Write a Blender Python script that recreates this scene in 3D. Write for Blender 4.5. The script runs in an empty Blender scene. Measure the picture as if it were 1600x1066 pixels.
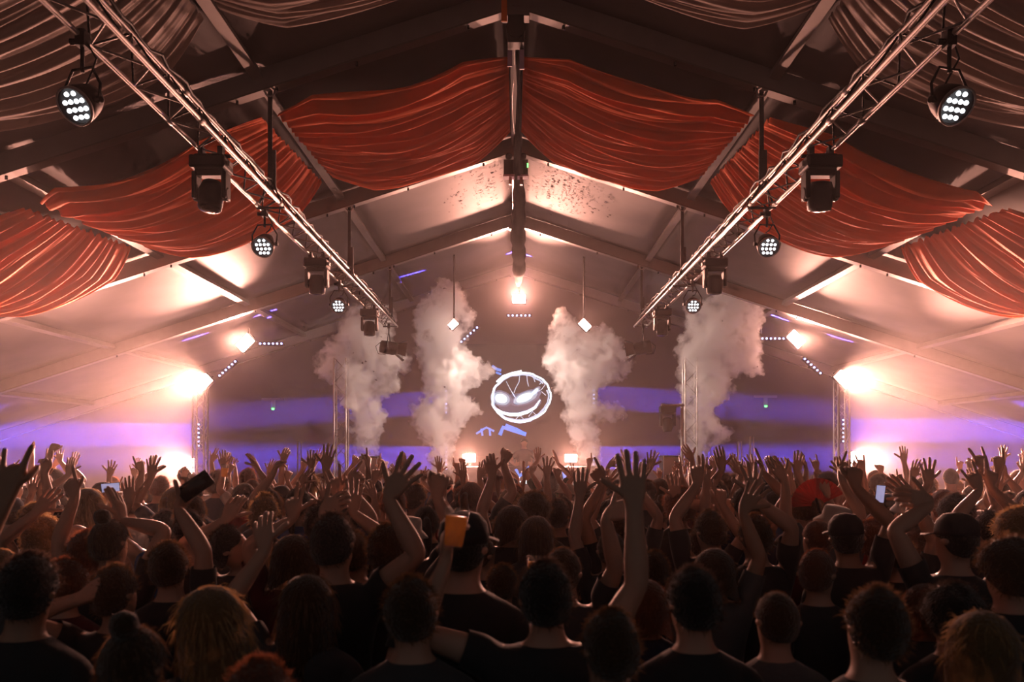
import bpy, bmesh, math, random
from mathutils import Vector, Matrix, noise

# ------------------------------------------------------------------ camera, world, exposure
SC = bpy.context.scene
COL = SC.collection
F, CX, CY, CZ = 1300.0, 806.0, 705.0, 2.1          # focal length in pixels, vanishing point, eye height
cam_d = bpy.data.cameras.new('camera')
cam = bpy.data.objects.new('camera', cam_d); COL.objects.link(cam)
cam.location = (0, 0, CZ); cam.rotation_euler = (math.pi/2, 0, 0)
cam_d.sensor_width = 36.0; cam_d.lens = F/1600*36
cam_d.shift_x = (800-CX)/1600; cam_d.shift_y = (CY-533)/1600
cam_d.clip_start = 0.05; cam_d.clip_end = 200
cam_d.dof.use_dof = True; cam_d.dof.focus_distance = 11.0; cam_d.dof.aperture_fstop = 2.8
SC.camera = cam

W = bpy.data.worlds.new('world'); SC.world = W; W.use_nodes = True
wn = W.node_tree; wn.nodes.clear()
wo = wn.nodes.new('ShaderNodeOutputWorld')
wb = wn.nodes.new('ShaderNodeBackground'); wb.inputs[0].default_value = (0.05, 0.047, 0.047, 1); wb.inputs[1].default_value = 1.0
wn.links.new(wb.outputs[0], wo.inputs['Surface'])

SC.view_settings.view_transform = 'Standard'; SC.view_settings.look = 'None'
SC.view_settings.gamma = 1.0; SC.view_settings.use_curve_mapping = False
SC.view_settings.exposure = 0.0
SC.cycles.use_denoising = True; SC.cycles.use_adaptive_sampling = True; SC.cycles.adaptive_threshold = .08; SC.cycles.adaptive_min_samples = 12
SC.cycles.max_bounces = 6; SC.cycles.diffuse_bounces = 1; SC.cycles.glossy_bounces = 2
SC.cycles.transmission_bounces = 3; SC.cycles.volume_bounces = 5; SC.cycles.transparent_max_bounces = 8
SC.cycles.sample_clamp_indirect = 4.0

FLOOD_E = 130.0      # radiance of the warm flood lenses
FLOOD_W = 680.0      # forward beam of each flood light
PAR_W = 90.0        # spot power of the white truss lamps
BEAM_W = 340.0        # power of each blue bar's beam

def P(px, py, y):                                    # a pixel of the photograph at depth y, as a place in the tent
    return Vector(((px-CX)*y/F, y, CZ-(py-CY)*y/F))
rnd = random.Random(11)

# ------------------------------------------------------------------ helpers
def tag(o, label=None, cat=None, group=None, kind=None):
    if label: o['label'] = label
    if cat: o['category'] = cat
    if group: o['group'] = group
    if kind: o['kind'] = kind
    return o
def empty(name, loc=(0, 0, 0), parent=None):
    o = bpy.data.objects.new(name, None); COL.objects.link(o); o.location = loc; o.parent = parent
    o.empty_display_size = .1
    return o
class MB:
    def __init__(s): s.v = []; s.f = []; s.m = []
    def add(s, vs, fs, mi=0):
        n = len(s.v); s.v += [tuple(v) for v in vs]; s.f += [tuple(i+n for i in f) for f in fs]; s.m += [mi]*len(fs); return s
    def box(s, c, d, R=None, mi=0):
        c = Vector(c); vs = []
        for z in (-.5, .5):
            for x, y in ((-.5, -.5), (.5, -.5), (.5, .5), (-.5, .5)):
                p = Vector((x*d[0], y*d[1], z*d[2])); vs.append(c+(R @ p if R else p))
        return s.add(vs, [(3, 2, 1, 0), (4, 5, 6, 7), (0, 1, 5, 4), (1, 2, 6, 5), (2, 3, 7, 6), (3, 0, 4, 7)], mi)
    def tube(s, pts, r, n=8, cap=True, mi=0):
        pts = [Vector(p) for p in pts]; rs = r if isinstance(r, (list, tuple)) else [r]*len(pts)
        u = None; vs = []; fs = []
        for i, p in enumerate(pts):
            t = (pts[min(i+1, len(pts)-1)]-pts[max(i-1, 0)]).normalized()
            if u is None: u = t.orthogonal().normalized()
            u = (u-t*u.dot(t)).normalized(); w = t.cross(u)
            for k in range(n):
                a = 2*math.pi*k/n; vs.append(p+(u*math.cos(a)+w*math.sin(a))*rs[i])
        for i in range(len(pts)-1):
            for k in range(n):
                k2 = (k+1) % n; fs.append((i*n+k, i*n+k2, (i+1)*n+k2, (i+1)*n+k))
        if cap: fs += [tuple(range(n-1, -1, -1)), tuple((len(pts)-1)*n+k for k in range(n))]
        return s.add(vs, fs, mi)
    def lathe(s, prof, M=None, n=20, mi=0, cap=True):          # profile of (radius, z)
        vs = []; fs = []
        for r, z in prof:
            for k in range(n):
                a = 2*math.pi*k/n; p = Vector((r*math.cos(a), r*math.sin(a), z)); vs.append(M @ p if M else p)
        for i in range(len(prof)-1):
            for k in range(n):
                k2 = (k+1) % n; fs.append((i*n+k, i*n+k2, (i+1)*n+k2, (i+1)*n+k))
        if cap: fs += [tuple(range(n-1, -1, -1)), tuple((len(prof)-1)*n+k for k in range(n))]
        return s.add(vs, fs, mi)
    def mesh(s, name, smooth=False):
        me = bpy.data.meshes.new(name); me.from_pydata(s.v, [], s.f)
        if any(s.m): me.polygons.foreach_set('material_index', s.m)
        if smooth: me.polygons.foreach_set('use_smooth', [True]*len(s.f))
        me.update(); return me
    def build(s, name, mats, parent=None, smooth=False):
        return obj(name, s.mesh(name, smooth), mats, parent)
def obj(name, me, mats=None, parent=None):
    if mats and not me.materials:
        for m in (mats if isinstance(mats, (list, tuple)) else [mats]): me.materials.append(m)
    o = bpy.data.objects.new(name, me); COL.objects.link(o); o.parent = parent
    return o

def mat(name, col, rough=.6, metal=0., spec=.5, noise_amt=0., noise_scale=8., bump=0., bump_scale=40., sheen=0., trans=0., emit=0., emit_col=None):
    m = bpy.data.materials.new(name); m.use_nodes = True; nt = m.node_tree
    b = nt.nodes['Principled BSDF']; out = nt.nodes['Material Output']
    b.inputs['Base Color'].default_value = (*col, 1); b.inputs['Roughness'].default_value = rough
    b.inputs['Metallic'].default_value = metal; b.inputs['Specular IOR Level'].default_value = spec
    if sheen: b.inputs['Sheen Weight'].default_value = sheen; b.inputs['Sheen Roughness'].default_value = .4
    if noise_amt or bump:
        tc = nt.nodes.new('ShaderNodeTexCoord')
    if noise_amt:
        nz = nt.nodes.new('ShaderNodeTexNoise'); nz.inputs['Scale'].default_value = noise_scale; nz.inputs['Detail'].default_value = 6
        nt.links.new(tc.outputs['Object'], nz.inputs['Vector'])
        mx = nt.nodes.new('ShaderNodeMix'); mx.data_type = 'RGBA'
        mx.inputs['A'].default_value = (*[c*(1-noise_amt) for c in col], 1); mx.inputs['B'].default_value = (*[min(1, c*(1+noise_amt)) for c in col], 1)
        nt.links.new(nz.outputs['Fac'], mx.inputs['Factor']); nt.links.new(mx.outputs['Result'], b.inputs['Base Color'])
    if bump:
        nb = nt.nodes.new('ShaderNodeTexNoise'); nb.inputs['Scale'].default_value = bump_scale; nb.inputs['Detail'].default_value = 4
        nt.links.new(tc.outputs['Object'], nb.inputs['Vector'])
        bp = nt.nodes.new('ShaderNodeBump'); bp.inputs['Strength'].default_value = bump; bp.inputs['Distance'].default_value = .02
        nt.links.new(nb.outputs['Fac'], bp.inputs['Height']); nt.links.new(bp.outputs['Normal'], b.inputs['Normal'])
    if trans:
        tr = nt.nodes.new('ShaderNodeBsdfTranslucent'); tr.inputs[0].default_value = (*col, 1)
        ms = nt.nodes.new('ShaderNodeMixShader'); ms.inputs[0].default_value = trans
        nt.links.new(b.outputs[0], ms.inputs[1]); nt.links.new(tr.outputs[0], ms.inputs[2]); nt.links.new(ms.outputs[0], out.inputs['Surface'])
    if emit:
        b.inputs['Emission Color'].default_value = (*(emit_col or col), 1); b.inputs['Emission Strength'].default_value = emit
    return m

M = dict(
    floor=mat('floor_ply', (.05, .04, .035), .8, noise_amt=.3),
    membrane=mat('white_tent_membrane', (.15, .135, .138), .65, noise_amt=.25, noise_scale=1.3, bump=.25, bump_scale=3.),
    wallcloth=mat('dark_wall_cloth', (.09, .065, .065), .85, noise_amt=.2, noise_scale=1.5),
    alu=mat('aluminium', (.42, .39, .37), .36, .8, noise_amt=.12, noise_scale=6),
    aluroof=mat('darker_aluminium', (.24, .22, .21), .45, .6, noise_amt=.15, noise_scale=6),  # darker copy of the aluminium for purlins and flanges
    alumatt=mat('dull_aluminium', (.3, .28, .27), .5, .4, noise_amt=.15, noise_scale=5),
    orange=mat('orange_voile', (.92, .16, .035), .85, spec=.15, trans=.15, noise_amt=.12, noise_scale=5),
    pale=mat('pale_voile', (.5, .4, .35), .65, sheen=.2, trans=.25, noise_amt=.12, noise_scale=5),
    black=mat('black_metal', (.010, .010, .011), .5, .0, spec=.2, noise_amt=.3, noise_scale=20),
    blackcloth=mat('black_cloth', (.007, .006, .006), .9, spec=.05, noise_amt=.3, noise_scale=12),
    strap=mat('black_webbing', (.014, .013, .013), .7, bump=.3),
    stage=mat('stage_black', (.03, .028, .03), .7, noise_amt=.2),
    speaker=mat('speaker_grille', (.22, .2, .2), .6, noise_amt=.1, noise_scale=30, bump=.3, bump_scale=200),
    flood=mat('flood_lens', (1, .8, .6), .5, emit=FLOOD_E, emit_col=(1.0, .46, .35)),
    bulb=mat('bar_led', (.6, .6, 1), .5, emit=5, emit_col=(.36, .42, 1.0)),
    parled=mat('par_led', (1, 1, 1), .5, emit=3.2, emit_col=(.9, .95, 1.0)),
    glow=mat('screen_white', (.9, .95, 1), .5, emit=1.8, emit_col=(.8, .9, 1.0)),
    glowsoft=mat('screen_pale', (.6, .7, .9), .5, emit=.9, emit_col=(.62, .75, 1.0)),
    blueglow=mat('screen_blue', (.1, .25, .9), .5, emit=.9, emit_col=(.12, .3, 1.0)),
    screen=mat('led_screen_face', (.02, .02, .025), .5, bump=.2, bump_scale=120),
    green=mat('green_indicator', (.1, 1, .1), .5, emit=5, emit_col=(.1, 1, .12)),
    purple=mat('lilac_plate', (.42, .3, .46), .5, noise_amt=.1),
    strapor=mat('orange_strap', (.85, .22, .03), .6, bump=.2),
    beer=mat('amber_beer', (1.0, .6, .04), .3, trans=.85),
    cup=mat('clear_plastic_cup', (.8, .75, .7), .15),
    phone=mat('phone_black', (.01, .01, .012), .2),
    phonelit=mat('phone_screen', (.5, .5, .8), .3, emit=.45, emit_col=(.55, .58, 1.0)),
    red=mat('red_fan_paper', (.6, .09, .07), .6, trans=.3),
    white=mat('white_cloth', (.7, .66, .63), .7),
    confetti=mat('confetti_dark', (.06, .04, .05), .7),
)
M['cup'].node_tree.nodes['Principled BSDF'].inputs['Alpha'].default_value = .16
for k in ('bulb', 'parled', 'glow', 'glowsoft', 'blueglow', 'green', 'phonelit'): M[k].cycles.emission_sampling = 'NONE'
# ------------------------------------------------------------------ tent
RIDGE, SLOPE, HALF = 7.97, .325, 17.0
FR = [.5, 5.5, 10.5, 15.5, 20.5, 26.0]
PUR = [3.25, 6.6, 9.9, 13.2]
roofz = lambda x: RIDGE-SLOPE*abs(x)
ang = math.atan(SLOPE)
EAVE = roofz(HALF)
fl = MB(); fl.box((0, 11.1, -.05), (2*HALF+2, 31, .1)); tag(fl.build('floor', M['floor']), 'dark tent floor hidden under the packed crowd', 'floor', kind='structure')
def wall(name, pts, label, m):
    mb = MB(); n = len(pts); mb.add(pts, [tuple(range(n))]); o = mb.build(name, m); tag(o, label, 'wall', kind='structure')
    s = o.modifiers.new('solid', 'SOLIDIFY'); s.thickness = .04; s.offset = 0
    return o
def gable(y): return [(-HALF, y, 0), (HALF, y, 0), (HALF, y, EAVE), (0, y, RIDGE), (-HALF, y, EAVE)]
wall('wall_back', gable(26.1), 'dark gable wall closing the tent behind the stage', M['wallcloth'])
wall('wall_left', [(-HALF, -.3, 0), (-HALF, 26.1, 0), (-HALF, 26.1, EAVE), (-HALF, -.3, EAVE)], 'low dark side wall of the tent, left of the crowd', M['wallcloth'])
wall('wall_right', [(HALF, -.3, 0), (HALF, 26.1, 0), (HALF, 26.1, EAVE), (HALF, -.3, EAVE)], 'low dark side wall of the tent, right of the crowd', M['wallcloth'])
ceil = tag(empty('ceiling', (0, 8, RIDGE)), 'pitched white tent roof on aluminium frames', 'roof', kind='structure')
ceil.location = (0, 0, 0)
edges = [0]+PUR+[HALF+.2]
for bi in range(len(FR)-1):
    y0, y1 = FR[bi], FR[bi+1]
    for sx in (-1, 1):
        for k in range(len(edges)-1):
            x0, x1 = edges[k], edges[k+1]; mb = MB(); NX, NY = 10, 14; vs = []
            for j in range(NY+1):
                for i in range(NX+1):
                    s, t = i/NX, j/NY; x = x0+(x1-x0)*s; y = y0+(y1-y0)*t
                    e = 16*s*(1-s)*t*(1-t)
                    z = roofz(x)+.02-.05*e+.012*e*noise.noise(Vector((x*2*sx, y*.7, bi)))
                    vs.append((sx*x, y, z))
            fs = []
            for j in range(NY):
                for i in range(NX):
                    a = j*(NX+1)+i; q = (a, a+1, a+NX+2, a+NX+1); fs.append(q if sx < 0 else q[::-1])
            mb.add(vs, fs); o = mb.build('roof_panel', M['membrane'], ceil, True)
            sd = o.modifiers.new('solid', 'SOLIDIFY'); sd.thickness = .02; sd.offset = 1
    for sx in (-1, 1):
        for x in PUR:
            mb = MB(); R = Matrix.Rotation(sx*ang, 3, 'Y')
            mb.box((sx*x, (y0+y1)/2, roofz(x)-.1), (.13, y1-y0-.14, .11), R); mb.build('purlin', M['aluroof'], ceil)
    mb = MB(); mb.box((0, (y0+y1)/2, RIDGE-.14), (.16, y1-y0-.14, .12)); mb.build('ridge_beam', M['alumatt'], ceil)
for y in FR:
    for sx in (-1, 1):
        R = Matrix.Rotation(sx*ang, 3, 'Y'); L = HALF/math.cos(ang)
        c = Vector((sx*HALF/2, y, roofz(HALF/2)-.16))
        mb = MB(); mb.box(c, (L, .12, .26), R); r = mb.build('rafter', M['alumatt'], ceil)
        mb = MB(); mb.box(c+R @ Vector((0, 0, -.142)), (L, .17, .022), R); mb.build('flange', M['aluroof'], r)
        for x in (.6, 2.0, 3.0, 3.5, 6.4, 6.9, 9.8):
            mb = MB(); p = Vector((sx*x, y-.05, roofz(x)-.33)); mb.tube([p, p-Vector((0, 0, .05))], .018, 6); mb.build('bolt', M['black'], r)
        mb = MB(); mb.box((sx*(HALF-.1), y, EAVE/2), (.2, .12, EAVE)); mb.build('eave_post', M['alumatt'], ceil)
    mb = MB(); mb.box((0, y, RIDGE-.36), (.34, .18, .12)); mb.build('ridge_plate', M['alumatt'], ceil)

# fabric swags under the roof: folds run across the span
def swag(xa, xb, ya, yb, sx, m, label, cat, sag, seed, group, yskew=0., tilt=.45, amp=.13):
    NS, NT = 36, 190; vs = []; fs = []
    for j in range(NT+1):
        t = j/NT
        for i in range(NS+1):
            s = i/NS; x = xa+(xb-xa)*s; cat4 = 4*s*(1-s)
            gather = .72+.28*min(1, cat4*1.6)
            y = (ya+yb)/2+yskew*(s-.5)+(yb-ya)*(t-.5)*gather
            ph = t*95+noise.noise(Vector((t*9, s*1.2, seed)))*3.0
            f = (math.sin(ph)*.42+.65*noise.noise(Vector((t*60, s*1.6, seed+3)))+.75*noise.noise(Vector((t*22, s*2.0, seed+7))))
            belly = 4*t*(1-t)
            z = roofz(x)-.2-sag*cat4*(.75+.35*t)-.12*belly*cat4-amp*f*(.4+.6*cat4)-tilt*(1-t)*(.55+.45*cat4)+.12-.06
            vs.append((sx*x, y, z))
    for j in range(NT):
        for i in range(NS):
            a = j*(NS+1)+i; q = (a, a+1, a+NS+2, a+NS+1); fs.append(q if sx < 0 else q[::-1])
    mb = MB(); mb.add(vs, fs); o = mb.build('ceiling_drape', m, None, True); tag(o, label, cat, group)
    sd = o.modifiers.new('solid', 'SOLIDIFY'); sd.thickness = .006
    return o
gO, gP = 'orange drapes swagged under the roof', 'pale drapes swagged under the near roof'
for sx, side in ((-1, 'left'), (1, 'right')):
    swag(.1, 3.15, 10.6, 15.2, sx, M['orange'], f'orange pleated drape just {side} of the roof ridge', 'drape', .2, 1+sx, gO, -.5)
    swag(3.35, 6.5, 10.5, 15.2, sx, M['orange'], f'orange pleated drape crossed by the {side} truss, middle of its side', 'drape', .3, 5+sx, gO, .4)
    swag(6.7, 9.8, 10.8, 15.2, sx, M['orange'], f'orange pleated drape outermost at the {side} edge of the photo', 'drape', .34, 9+sx, gO, .2)
    swag(.1, 3.15, 6.0, 9.3, sx, M['pale'], f'pale pleated drape at the top, just {side} of the ridge', 'drape', .22, 13+sx, gP, 0., .15, .07)
    swag(3.35, 6.5, 6.0, 9.4, sx, M['pale'], f'pale pleated drape at the top {side} corner behind the truss', 'drape', .26, 17+sx, gP, 0., .15, .07)
    swag(6.7, 9.8, 6.0, 9.4, sx, M['pale'], f'pale pleated drape beyond the lamp at the upper {side} edge', 'drape', .26, 21+sx, gP, 0., .15, .07)

# black cloth sleeve sagging along the ridge
mb = MB(); pts = []; rs = []
for i in range(40):
    t = i/39; y = 10.9+t*12.4
    pts.append((.03+.012*math.sin(t*17)+.05*t, y, RIDGE-.62-.1*math.sin(math.pi*t)-.6*t*t))
    rs.append((.035+.13*min(1, max(0, (t-.12)/.5)))*(1 if t < .9 else max(.25, 1-(t-.9)*7))*(1+.12*math.sin(t*60)))
mb.tube(pts, rs, 12); tag(mb.build('cable_sleeve', M['blackcloth'], None, True), 'black cloth cable sleeve sagging along the roof ridge toward the stage', 'cable sleeve')
mb = MB(); mb.tube([(-.035+.02*math.sin(i), 10.6+i*.5, RIDGE-.5-.02*math.cos(i*2)) for i in range(10)], .008, 6)
tag(mb.build('ridge_cable', M['alu']), 'thin pale cable beside the black sleeve under the ridge', 'cable')
# box at the second frame's ridge
jb = tag(empty('junction_box', (0, 15.2, RIDGE-.85)), 'dark junction box with a green indicator at the roof ridge', 'junction box')
mb = MB(); mb.box((-.12, 0, .14), (.2, .16, .28)); mb.box((.12, 0, .14), (.2, .16, .28)); mb.build('housing', M['black'], jb)
for sx in (-1, 1):
    mb = MB(); mb.lathe([(.03, -.04), (.06, -.03), (.06, .03), (.03, .04)], Matrix.Translation((sx*.13, 0, .36)) @ Matrix.Rotation(math.pi/2, 4, 'X'), 12); mb.build('pulley', M['black'], jb)
    mb = MB(); mb.box((sx*.13, -.02, -.02), (.2, .2, .03)); mb.build('shelf_plate', M['purple'], jb)
    mb = MB(); mb.box((sx*.1, -.02, -.1), (.05, .1, .13)); mb.build('bracket', M['alu'], jb)
mb = MB(); mb.box((.215, -.09, .17), (.025, .02, .07)); mb.build('indicator', M['green'], jb)
rb = tag(empty('ridge_hoist', (0, 10.35, RIDGE-.78)), 'dark ridge hoist with lilac plates at the top centre', 'hoist')
mb = MB(); mb.box((0, 0, .12), (.2, .2, .34)); mb.tube([(0, -.12, .12), (0, .12, .12)], .12, 14); mb.build('body', M['black'], rb)
for sx, h in ((-1, .2), (1, .27)):
    mb = MB(); mb.box((sx*.075, .1, -.16), (.06, .02, h)); mb.build('plate', M['purple'], rb)
mb = MB(); mb.box((-.14, -.3, .3), (.07, .03, .4)); tag(mb.build('sling', M['strapor'], rb), 'orange sling')

# ------------------------------------------------------------------ trusses and hanging lamps
unit = MB(); unit.tube([(0, 0, 0), (0, 0, 1)], 1, 6); UNIT = {}
def rod(name, a, b, r, m, parent):                   # a rod sharing one unit mesh
    a, b = Vector(a), Vector(b)
    if m.name not in UNIT:
        me = unit.mesh(name, True); me.materials.append(m); UNIT[m.name] = me
    o = bpy.data.objects.new(name, UNIT[m.name]); COL.objects.link(o); o.parent = parent
    d = b-a; o.location = a; o.rotation_mode = 'QUATERNION'; o.rotation_quaternion = d.to_track_quat('Z', 'Y'); o.scale = (r, r, d.length)
    return o
TX, TZ = 3.1, CZ+3.1
def truss(sx, label):
    t = tag(empty('lighting_truss', (sx*TX, 4.2, TZ)), label, 'truss', 'long lighting trusses')
    c = [Vector((-.15, 0, 0)), Vector((.15, 0, 0)), Vector((0, 0, .27))]
    L = 16.5
    for q in c: rod('chord', q, q+Vector((0, L, 0)), .026, M['alu'], t)
    n = 46; st = L/n
    for i in range(n):
        y = i*st
        for a, b in ((0, 1), (0, 2), (1, 2)):
            A, B = (a, b) if i % 2 == 0 else (b, a)
            rod('brace', c[A]+Vector((0, y, 0)), c[B]+Vector((0, y+st, 0)), .010, M['alumatt'] if (a, b) == (0, 1) else M['black'], t)
    for y in (1.1, 3.6, 6.2, 9.0, 11.8, 14.6):
        for q in c: rod('coupler', q+Vector((0, y-.05, 0)), q+Vector((0, y+.05, 0)), .033, M['alumatt'], t)
    return t
truss(-1, 'long lattice truss running from the upper left corner to the stage')
truss(1, 'long lattice truss running from the upper right corner to the stage')
for sx, side in ((-1, 'left'), (1, 'right')):
    r2 = random.Random(5+sx); mb = MB(); pts = []
    for i in range(90):
        y = 4.3+i*.18; pts.append((sx*(TX-.02)+.03*r2.uniform(-1, 1), y, TZ+.3+.03*r2.uniform(-1, 1)))
    mb.tube(pts, .016, 6); tag(mb.build('power_cable', M['black'], None, True), f'black power cable lying along the {side} truss', 'cable')
    for y, nm in ((10.5, 'first, longest'), (15.5, 'second'), (20.5, 'third, shortest')):
        x = sx*3.1; r_ = tag(empty('hanging_strap', (x, y, TZ)), f'black webbing strap holding the {side} truss, {nm} of three from the viewer', 'strap', 'straps holding the trusses')
        zt = roofz(3.1)-.3-TZ
        mb = MB(); mb.box((0, 0, (zt+.2)/2), (.055, .02, zt-.2)); mb.box((.02, .01, .45), (.1, .03, .5)); mb.build('webbing', M['strap'], r_)
        mb = MB(); mb.tube([(.0+.06*math.cos(a*.5236), 0, zt-.02+.07*math.sin(a*.5236)) for a in range(13)], .015, 6); mb.build('shackle', M['alumatt'], r_)
        mb = MB(); mb.tube([(-.17, 0, -.03), (.17, 0, -.03), (.02, 0, .33), (-.17, 0, -.03)], .02, 6); mb.build('sling_loop', M['strap'], r_)

def align(d):                                        # rotation taking -Z to d
    return (-Vector(d)).to_track_quat('Z', 'Y').to_matrix().to_4x4()
def par_can(sx, y, drop, d, label):
    x = sx*(TX+.13); t = tag(empty('par_lamp', (x, y, TZ)), label, 'stage light', 'LED lamps hanging from the trusses')
    mb = MB(); mb.box((0, 0, -.03), (.07, .09, .12)); mb.tube([(-.09, 0, -.05), (.02, 0, -.05)], .025, 8); mb.tube([(0, 0, -.05), (0, 0, -drop+.22)], .016, 6); mb.build('clamp', M['black'], t)
    R = align(d); C = Matrix.Translation((0, 0, -drop)) @ R
    mb = MB(); mb.lathe([(.04, .15), (.085, .14), (.115, .07), (.135, -.02), (.14, -.09), (.13, -.095), (.125, -.075)], C, 24); mb.build('can', M['black'], t, True)
    mb = MB(); mb.lathe([(.128, -.07), (.142, -.075), (.145, -.1), (.136, -.105), (.128, -.1)], C, 24, cap=False); mb.build('rim', M['alumatt'], t, True)
    mb = MB(); spots = [(-.03, .085), (.03, .085), (-.075, .03), (-.025, .03), (.028, .03), (.078, .03), (-.078, -.028), (-.028, -.028), (.025, -.028), (.075, -.028), (-.05, -.083), (0, -.083), (.05, -.083), (.0, .0)][:13]
    for (a, b) in spots: mb.lathe([(.001, -.094), (.013, -.093), (.017, -.085), (.017, -.07)], C @ Matrix.Translation((a, b, 0)), 12)
    mb.build('led_cluster', M['parled'], t, True)['kind'] = 'stuff'
    side = Vector((0, 0, -1)).cross(Vector(d)); side = side.normalized() if side.length > .1 else Vector((1, 0, 0))
    c0 = Vector((0, 0, -drop)); mb = MB()
    mb.tube([c0+side*.155, c0+side*.165+Vector((0, 0, .12)), c0+side*.09+Vector((0, 0, .25)), c0-side*.09+Vector((0, 0, .25)), c0-side*.165+Vector((0, 0, .12)), c0-side*.155], .011, 6)
    for s in (-1, 1): mb.lathe([(.025, -.02), (.028, 0), (.025, .02)], Matrix.Translation(c0+side*s*.155) @ side.to_track_quat('Z', 'Y').to_matrix().to_4x4(), 10)
    mb.build('yoke', M['black'], t)
    mb = MB(); mb.tube([(.03, 0, -.05), (.09, .03, -.16), (.05, .05, -.24), (0, .06, -drop+.16)], .008, 6); mb.build('power_lead', M['black'], t)
    ld = bpy.data.lights.new('par_beam', 'SPOT'); ld.energy = PAR_W; ld.color = (.86, .8, 1.0); ld.spot_size = math.radians(34); ld.spot_blend = .6; ld.shadow_soft_size = .1
    lo = bpy.data.objects.new('par_beam', ld); COL.objects.link(lo); lo.parent = t
    lo.matrix_local = Matrix.Translation((0, 0, -drop)) @ R @ Matrix.Translation((0, 0, -.13))
def moving_head(sx, y, label, tilt=0.):
    x = sx*(TX+.03); t = tag(empty('moving_head_lamp', (x, y, TZ)), label, 'stage light', 'moving head lamps hanging from the trusses')
    mb = MB()
    for a in (-.1, .1): mb.box((a, 0, -.04), (.05, .08, .13))
    mb.tube([(-.2, 0, -.07), (.2, 0, -.07)], .02, 8); mb.build('clamp', M['black'], t)
    mb = MB(); vs = []
    mb.box((0, 0, -.16), (.36, .3, .13)); mb.box((0, 0, -.1), (.28, .24, .05)); o = mb.build('base', M['black'], t)
    bv = o.modifiers.new('bevel', 'BEVEL'); bv.width = .02; bv.segments = 2
    mb = MB(); mb.box((0, 0, -.25), (.3, .14, .07))
    for s in (-1, 1): mb.box((s*.15, 0, -.38), (.05, .17, .28)); mb.lathe([(.07, -.03), (.075, 0), (.07, .03)], Matrix.Translation((s*.15, 0, -.46)) @ Matrix.Rotation(math.pi/2, 4, 'Y'), 14)
    o = mb.build('yoke', M['black'], t); bv = o.modifiers.new('bevel', 'BEVEL'); bv.width = .015; bv.segments = 2
    C = Matrix.Translation((0, 0, -.46)) @ Matrix.Rotation(tilt, 4, 'X')
    mb = MB(); mb.lathe([(.05, .13), (.1, .12), (.125, .04), (.125, -.1), (.118, -.16), (.1, -.165)], C, 20); mb.build('head', M['black'], t, True)
    mb = MB(); mb.lathe([(.095, -.166), (.09, -.17), (.05, -.178), (.002, -.18)], C, 20); mb.build('lens', M['phone'], t, True)
    for s in (-1, 1):
        mb = MB(); mb.box((s*.19, 0, -.16), (.03, .1, .05)); mb.build('handle', M['alumatt'], t)
def fresnel(sx, y, label):
    x = sx*TX; t = tag(empty('barn_door_lamp', (x, y, TZ)), label, 'stage light')
    mb = MB(); mb.box((0, 0, -.04), (.06, .07, .14)); mb.tube([(0, 0, -.05), (0, 0, -.24)], .018, 6); mb.build('clamp', M['black'], t)
    d = Vector((-sx*.88, .24, -.14)).normalized(); R = align(d); C = Matrix.Translation((0, 0, -.58)) @ R
    mb = MB(); mb.lathe([(.1, .22), (.15, .2), (.16, .1), (.16, -.12), (.145, -.17), (.15, -.2)], C, 18); mb.build('housing', M['black'], t, True)
    for k in range(4):
        Q = C @ Matrix.Rotation(k*math.pi/2, 4, 'Z'); vs = [Q @ Vector(p) for p in ((-.13, .14, -.2), (.13, .14, -.2), (.17, .25, -.4), (-.17, .25, -.4))]
        mb = MB(); mb.add(vs, [(0, 1, 2, 3)]); o = mb.build('barn_door', M['black'], t); sd = o.modifiers.new('s', 'SOLIDIFY'); sd.thickness = .008
    mb = MB(); c0 = Vector((0, 0, -.58)); s_ = Vector((0, 1, 0))
    mb.tube([c0+s_*.18, c0+s_*.18+Vector((0, 0, .2)), c0+s_*.08+Vector((0, 0, .34)), c0-s_*.08+Vector((0, 0, .34)), c0-s_*.18+Vector((0, 0, .2)), c0-s_*.18], .013, 6); mb.build('yoke', M['black'], t)
    ld = bpy.data.lights.new('added_smoke_beam', 'SPOT'); ld.energy = 3200; ld.color = (1.0, .72, .6); ld.spot_size = math.radians(58); ld.spot_blend = .6; ld.shadow_soft_size = .12  # added beam to brighten the smoke; these lamps show no light themselves
    lo = bpy.data.objects.new('added_smoke_beam', ld); COL.objects.link(lo); lo.parent = t; lo.matrix_local = C @ Matrix.Translation((0, 0, -.22))
    mb = MB(); h = C @ Vector((0, 0, .2)); mb.tube([h+Vector((0, 0, .1)), h+Vector((sx*.12, 0, 0)), h+Vector((sx*.06, 0, -.18)), h+Vector((-sx*.12, 0, -.2))], .009, 6); mb.build('safety_loop', M['black'], t)
for sx, side in ((-1, 'left'), (1, 'right')):
    par_can(sx, 6.2, .5, (sx*.22, -.72, -.62), f'lit LED lamp, largest and nearest of three on the {side} truss')
    par_can(sx, 10.7, .44, (sx*.05, -.8, -.62), f'lit LED lamp, middle one of three on the {side} truss')
    par_can(sx, 15.2, .42, (-sx*.02, -.85, -.55), f'lit LED lamp, smallest of three, toward the stage end of the {side} truss')
    moving_head(sx, 8.55, f'black moving head lamp nearest the viewer on the {side} truss', .25*sx)
    moving_head(sx, 13.1, f'black moving head lamp in the middle of the {side} truss', .1)
    moving_head(sx, 17.8, f'black moving head lamp, farthest of three on the {side} truss', -.15)
    fresnel(sx, 20.3, f'black barn door lamp at the stage end of the {side} truss')

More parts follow.
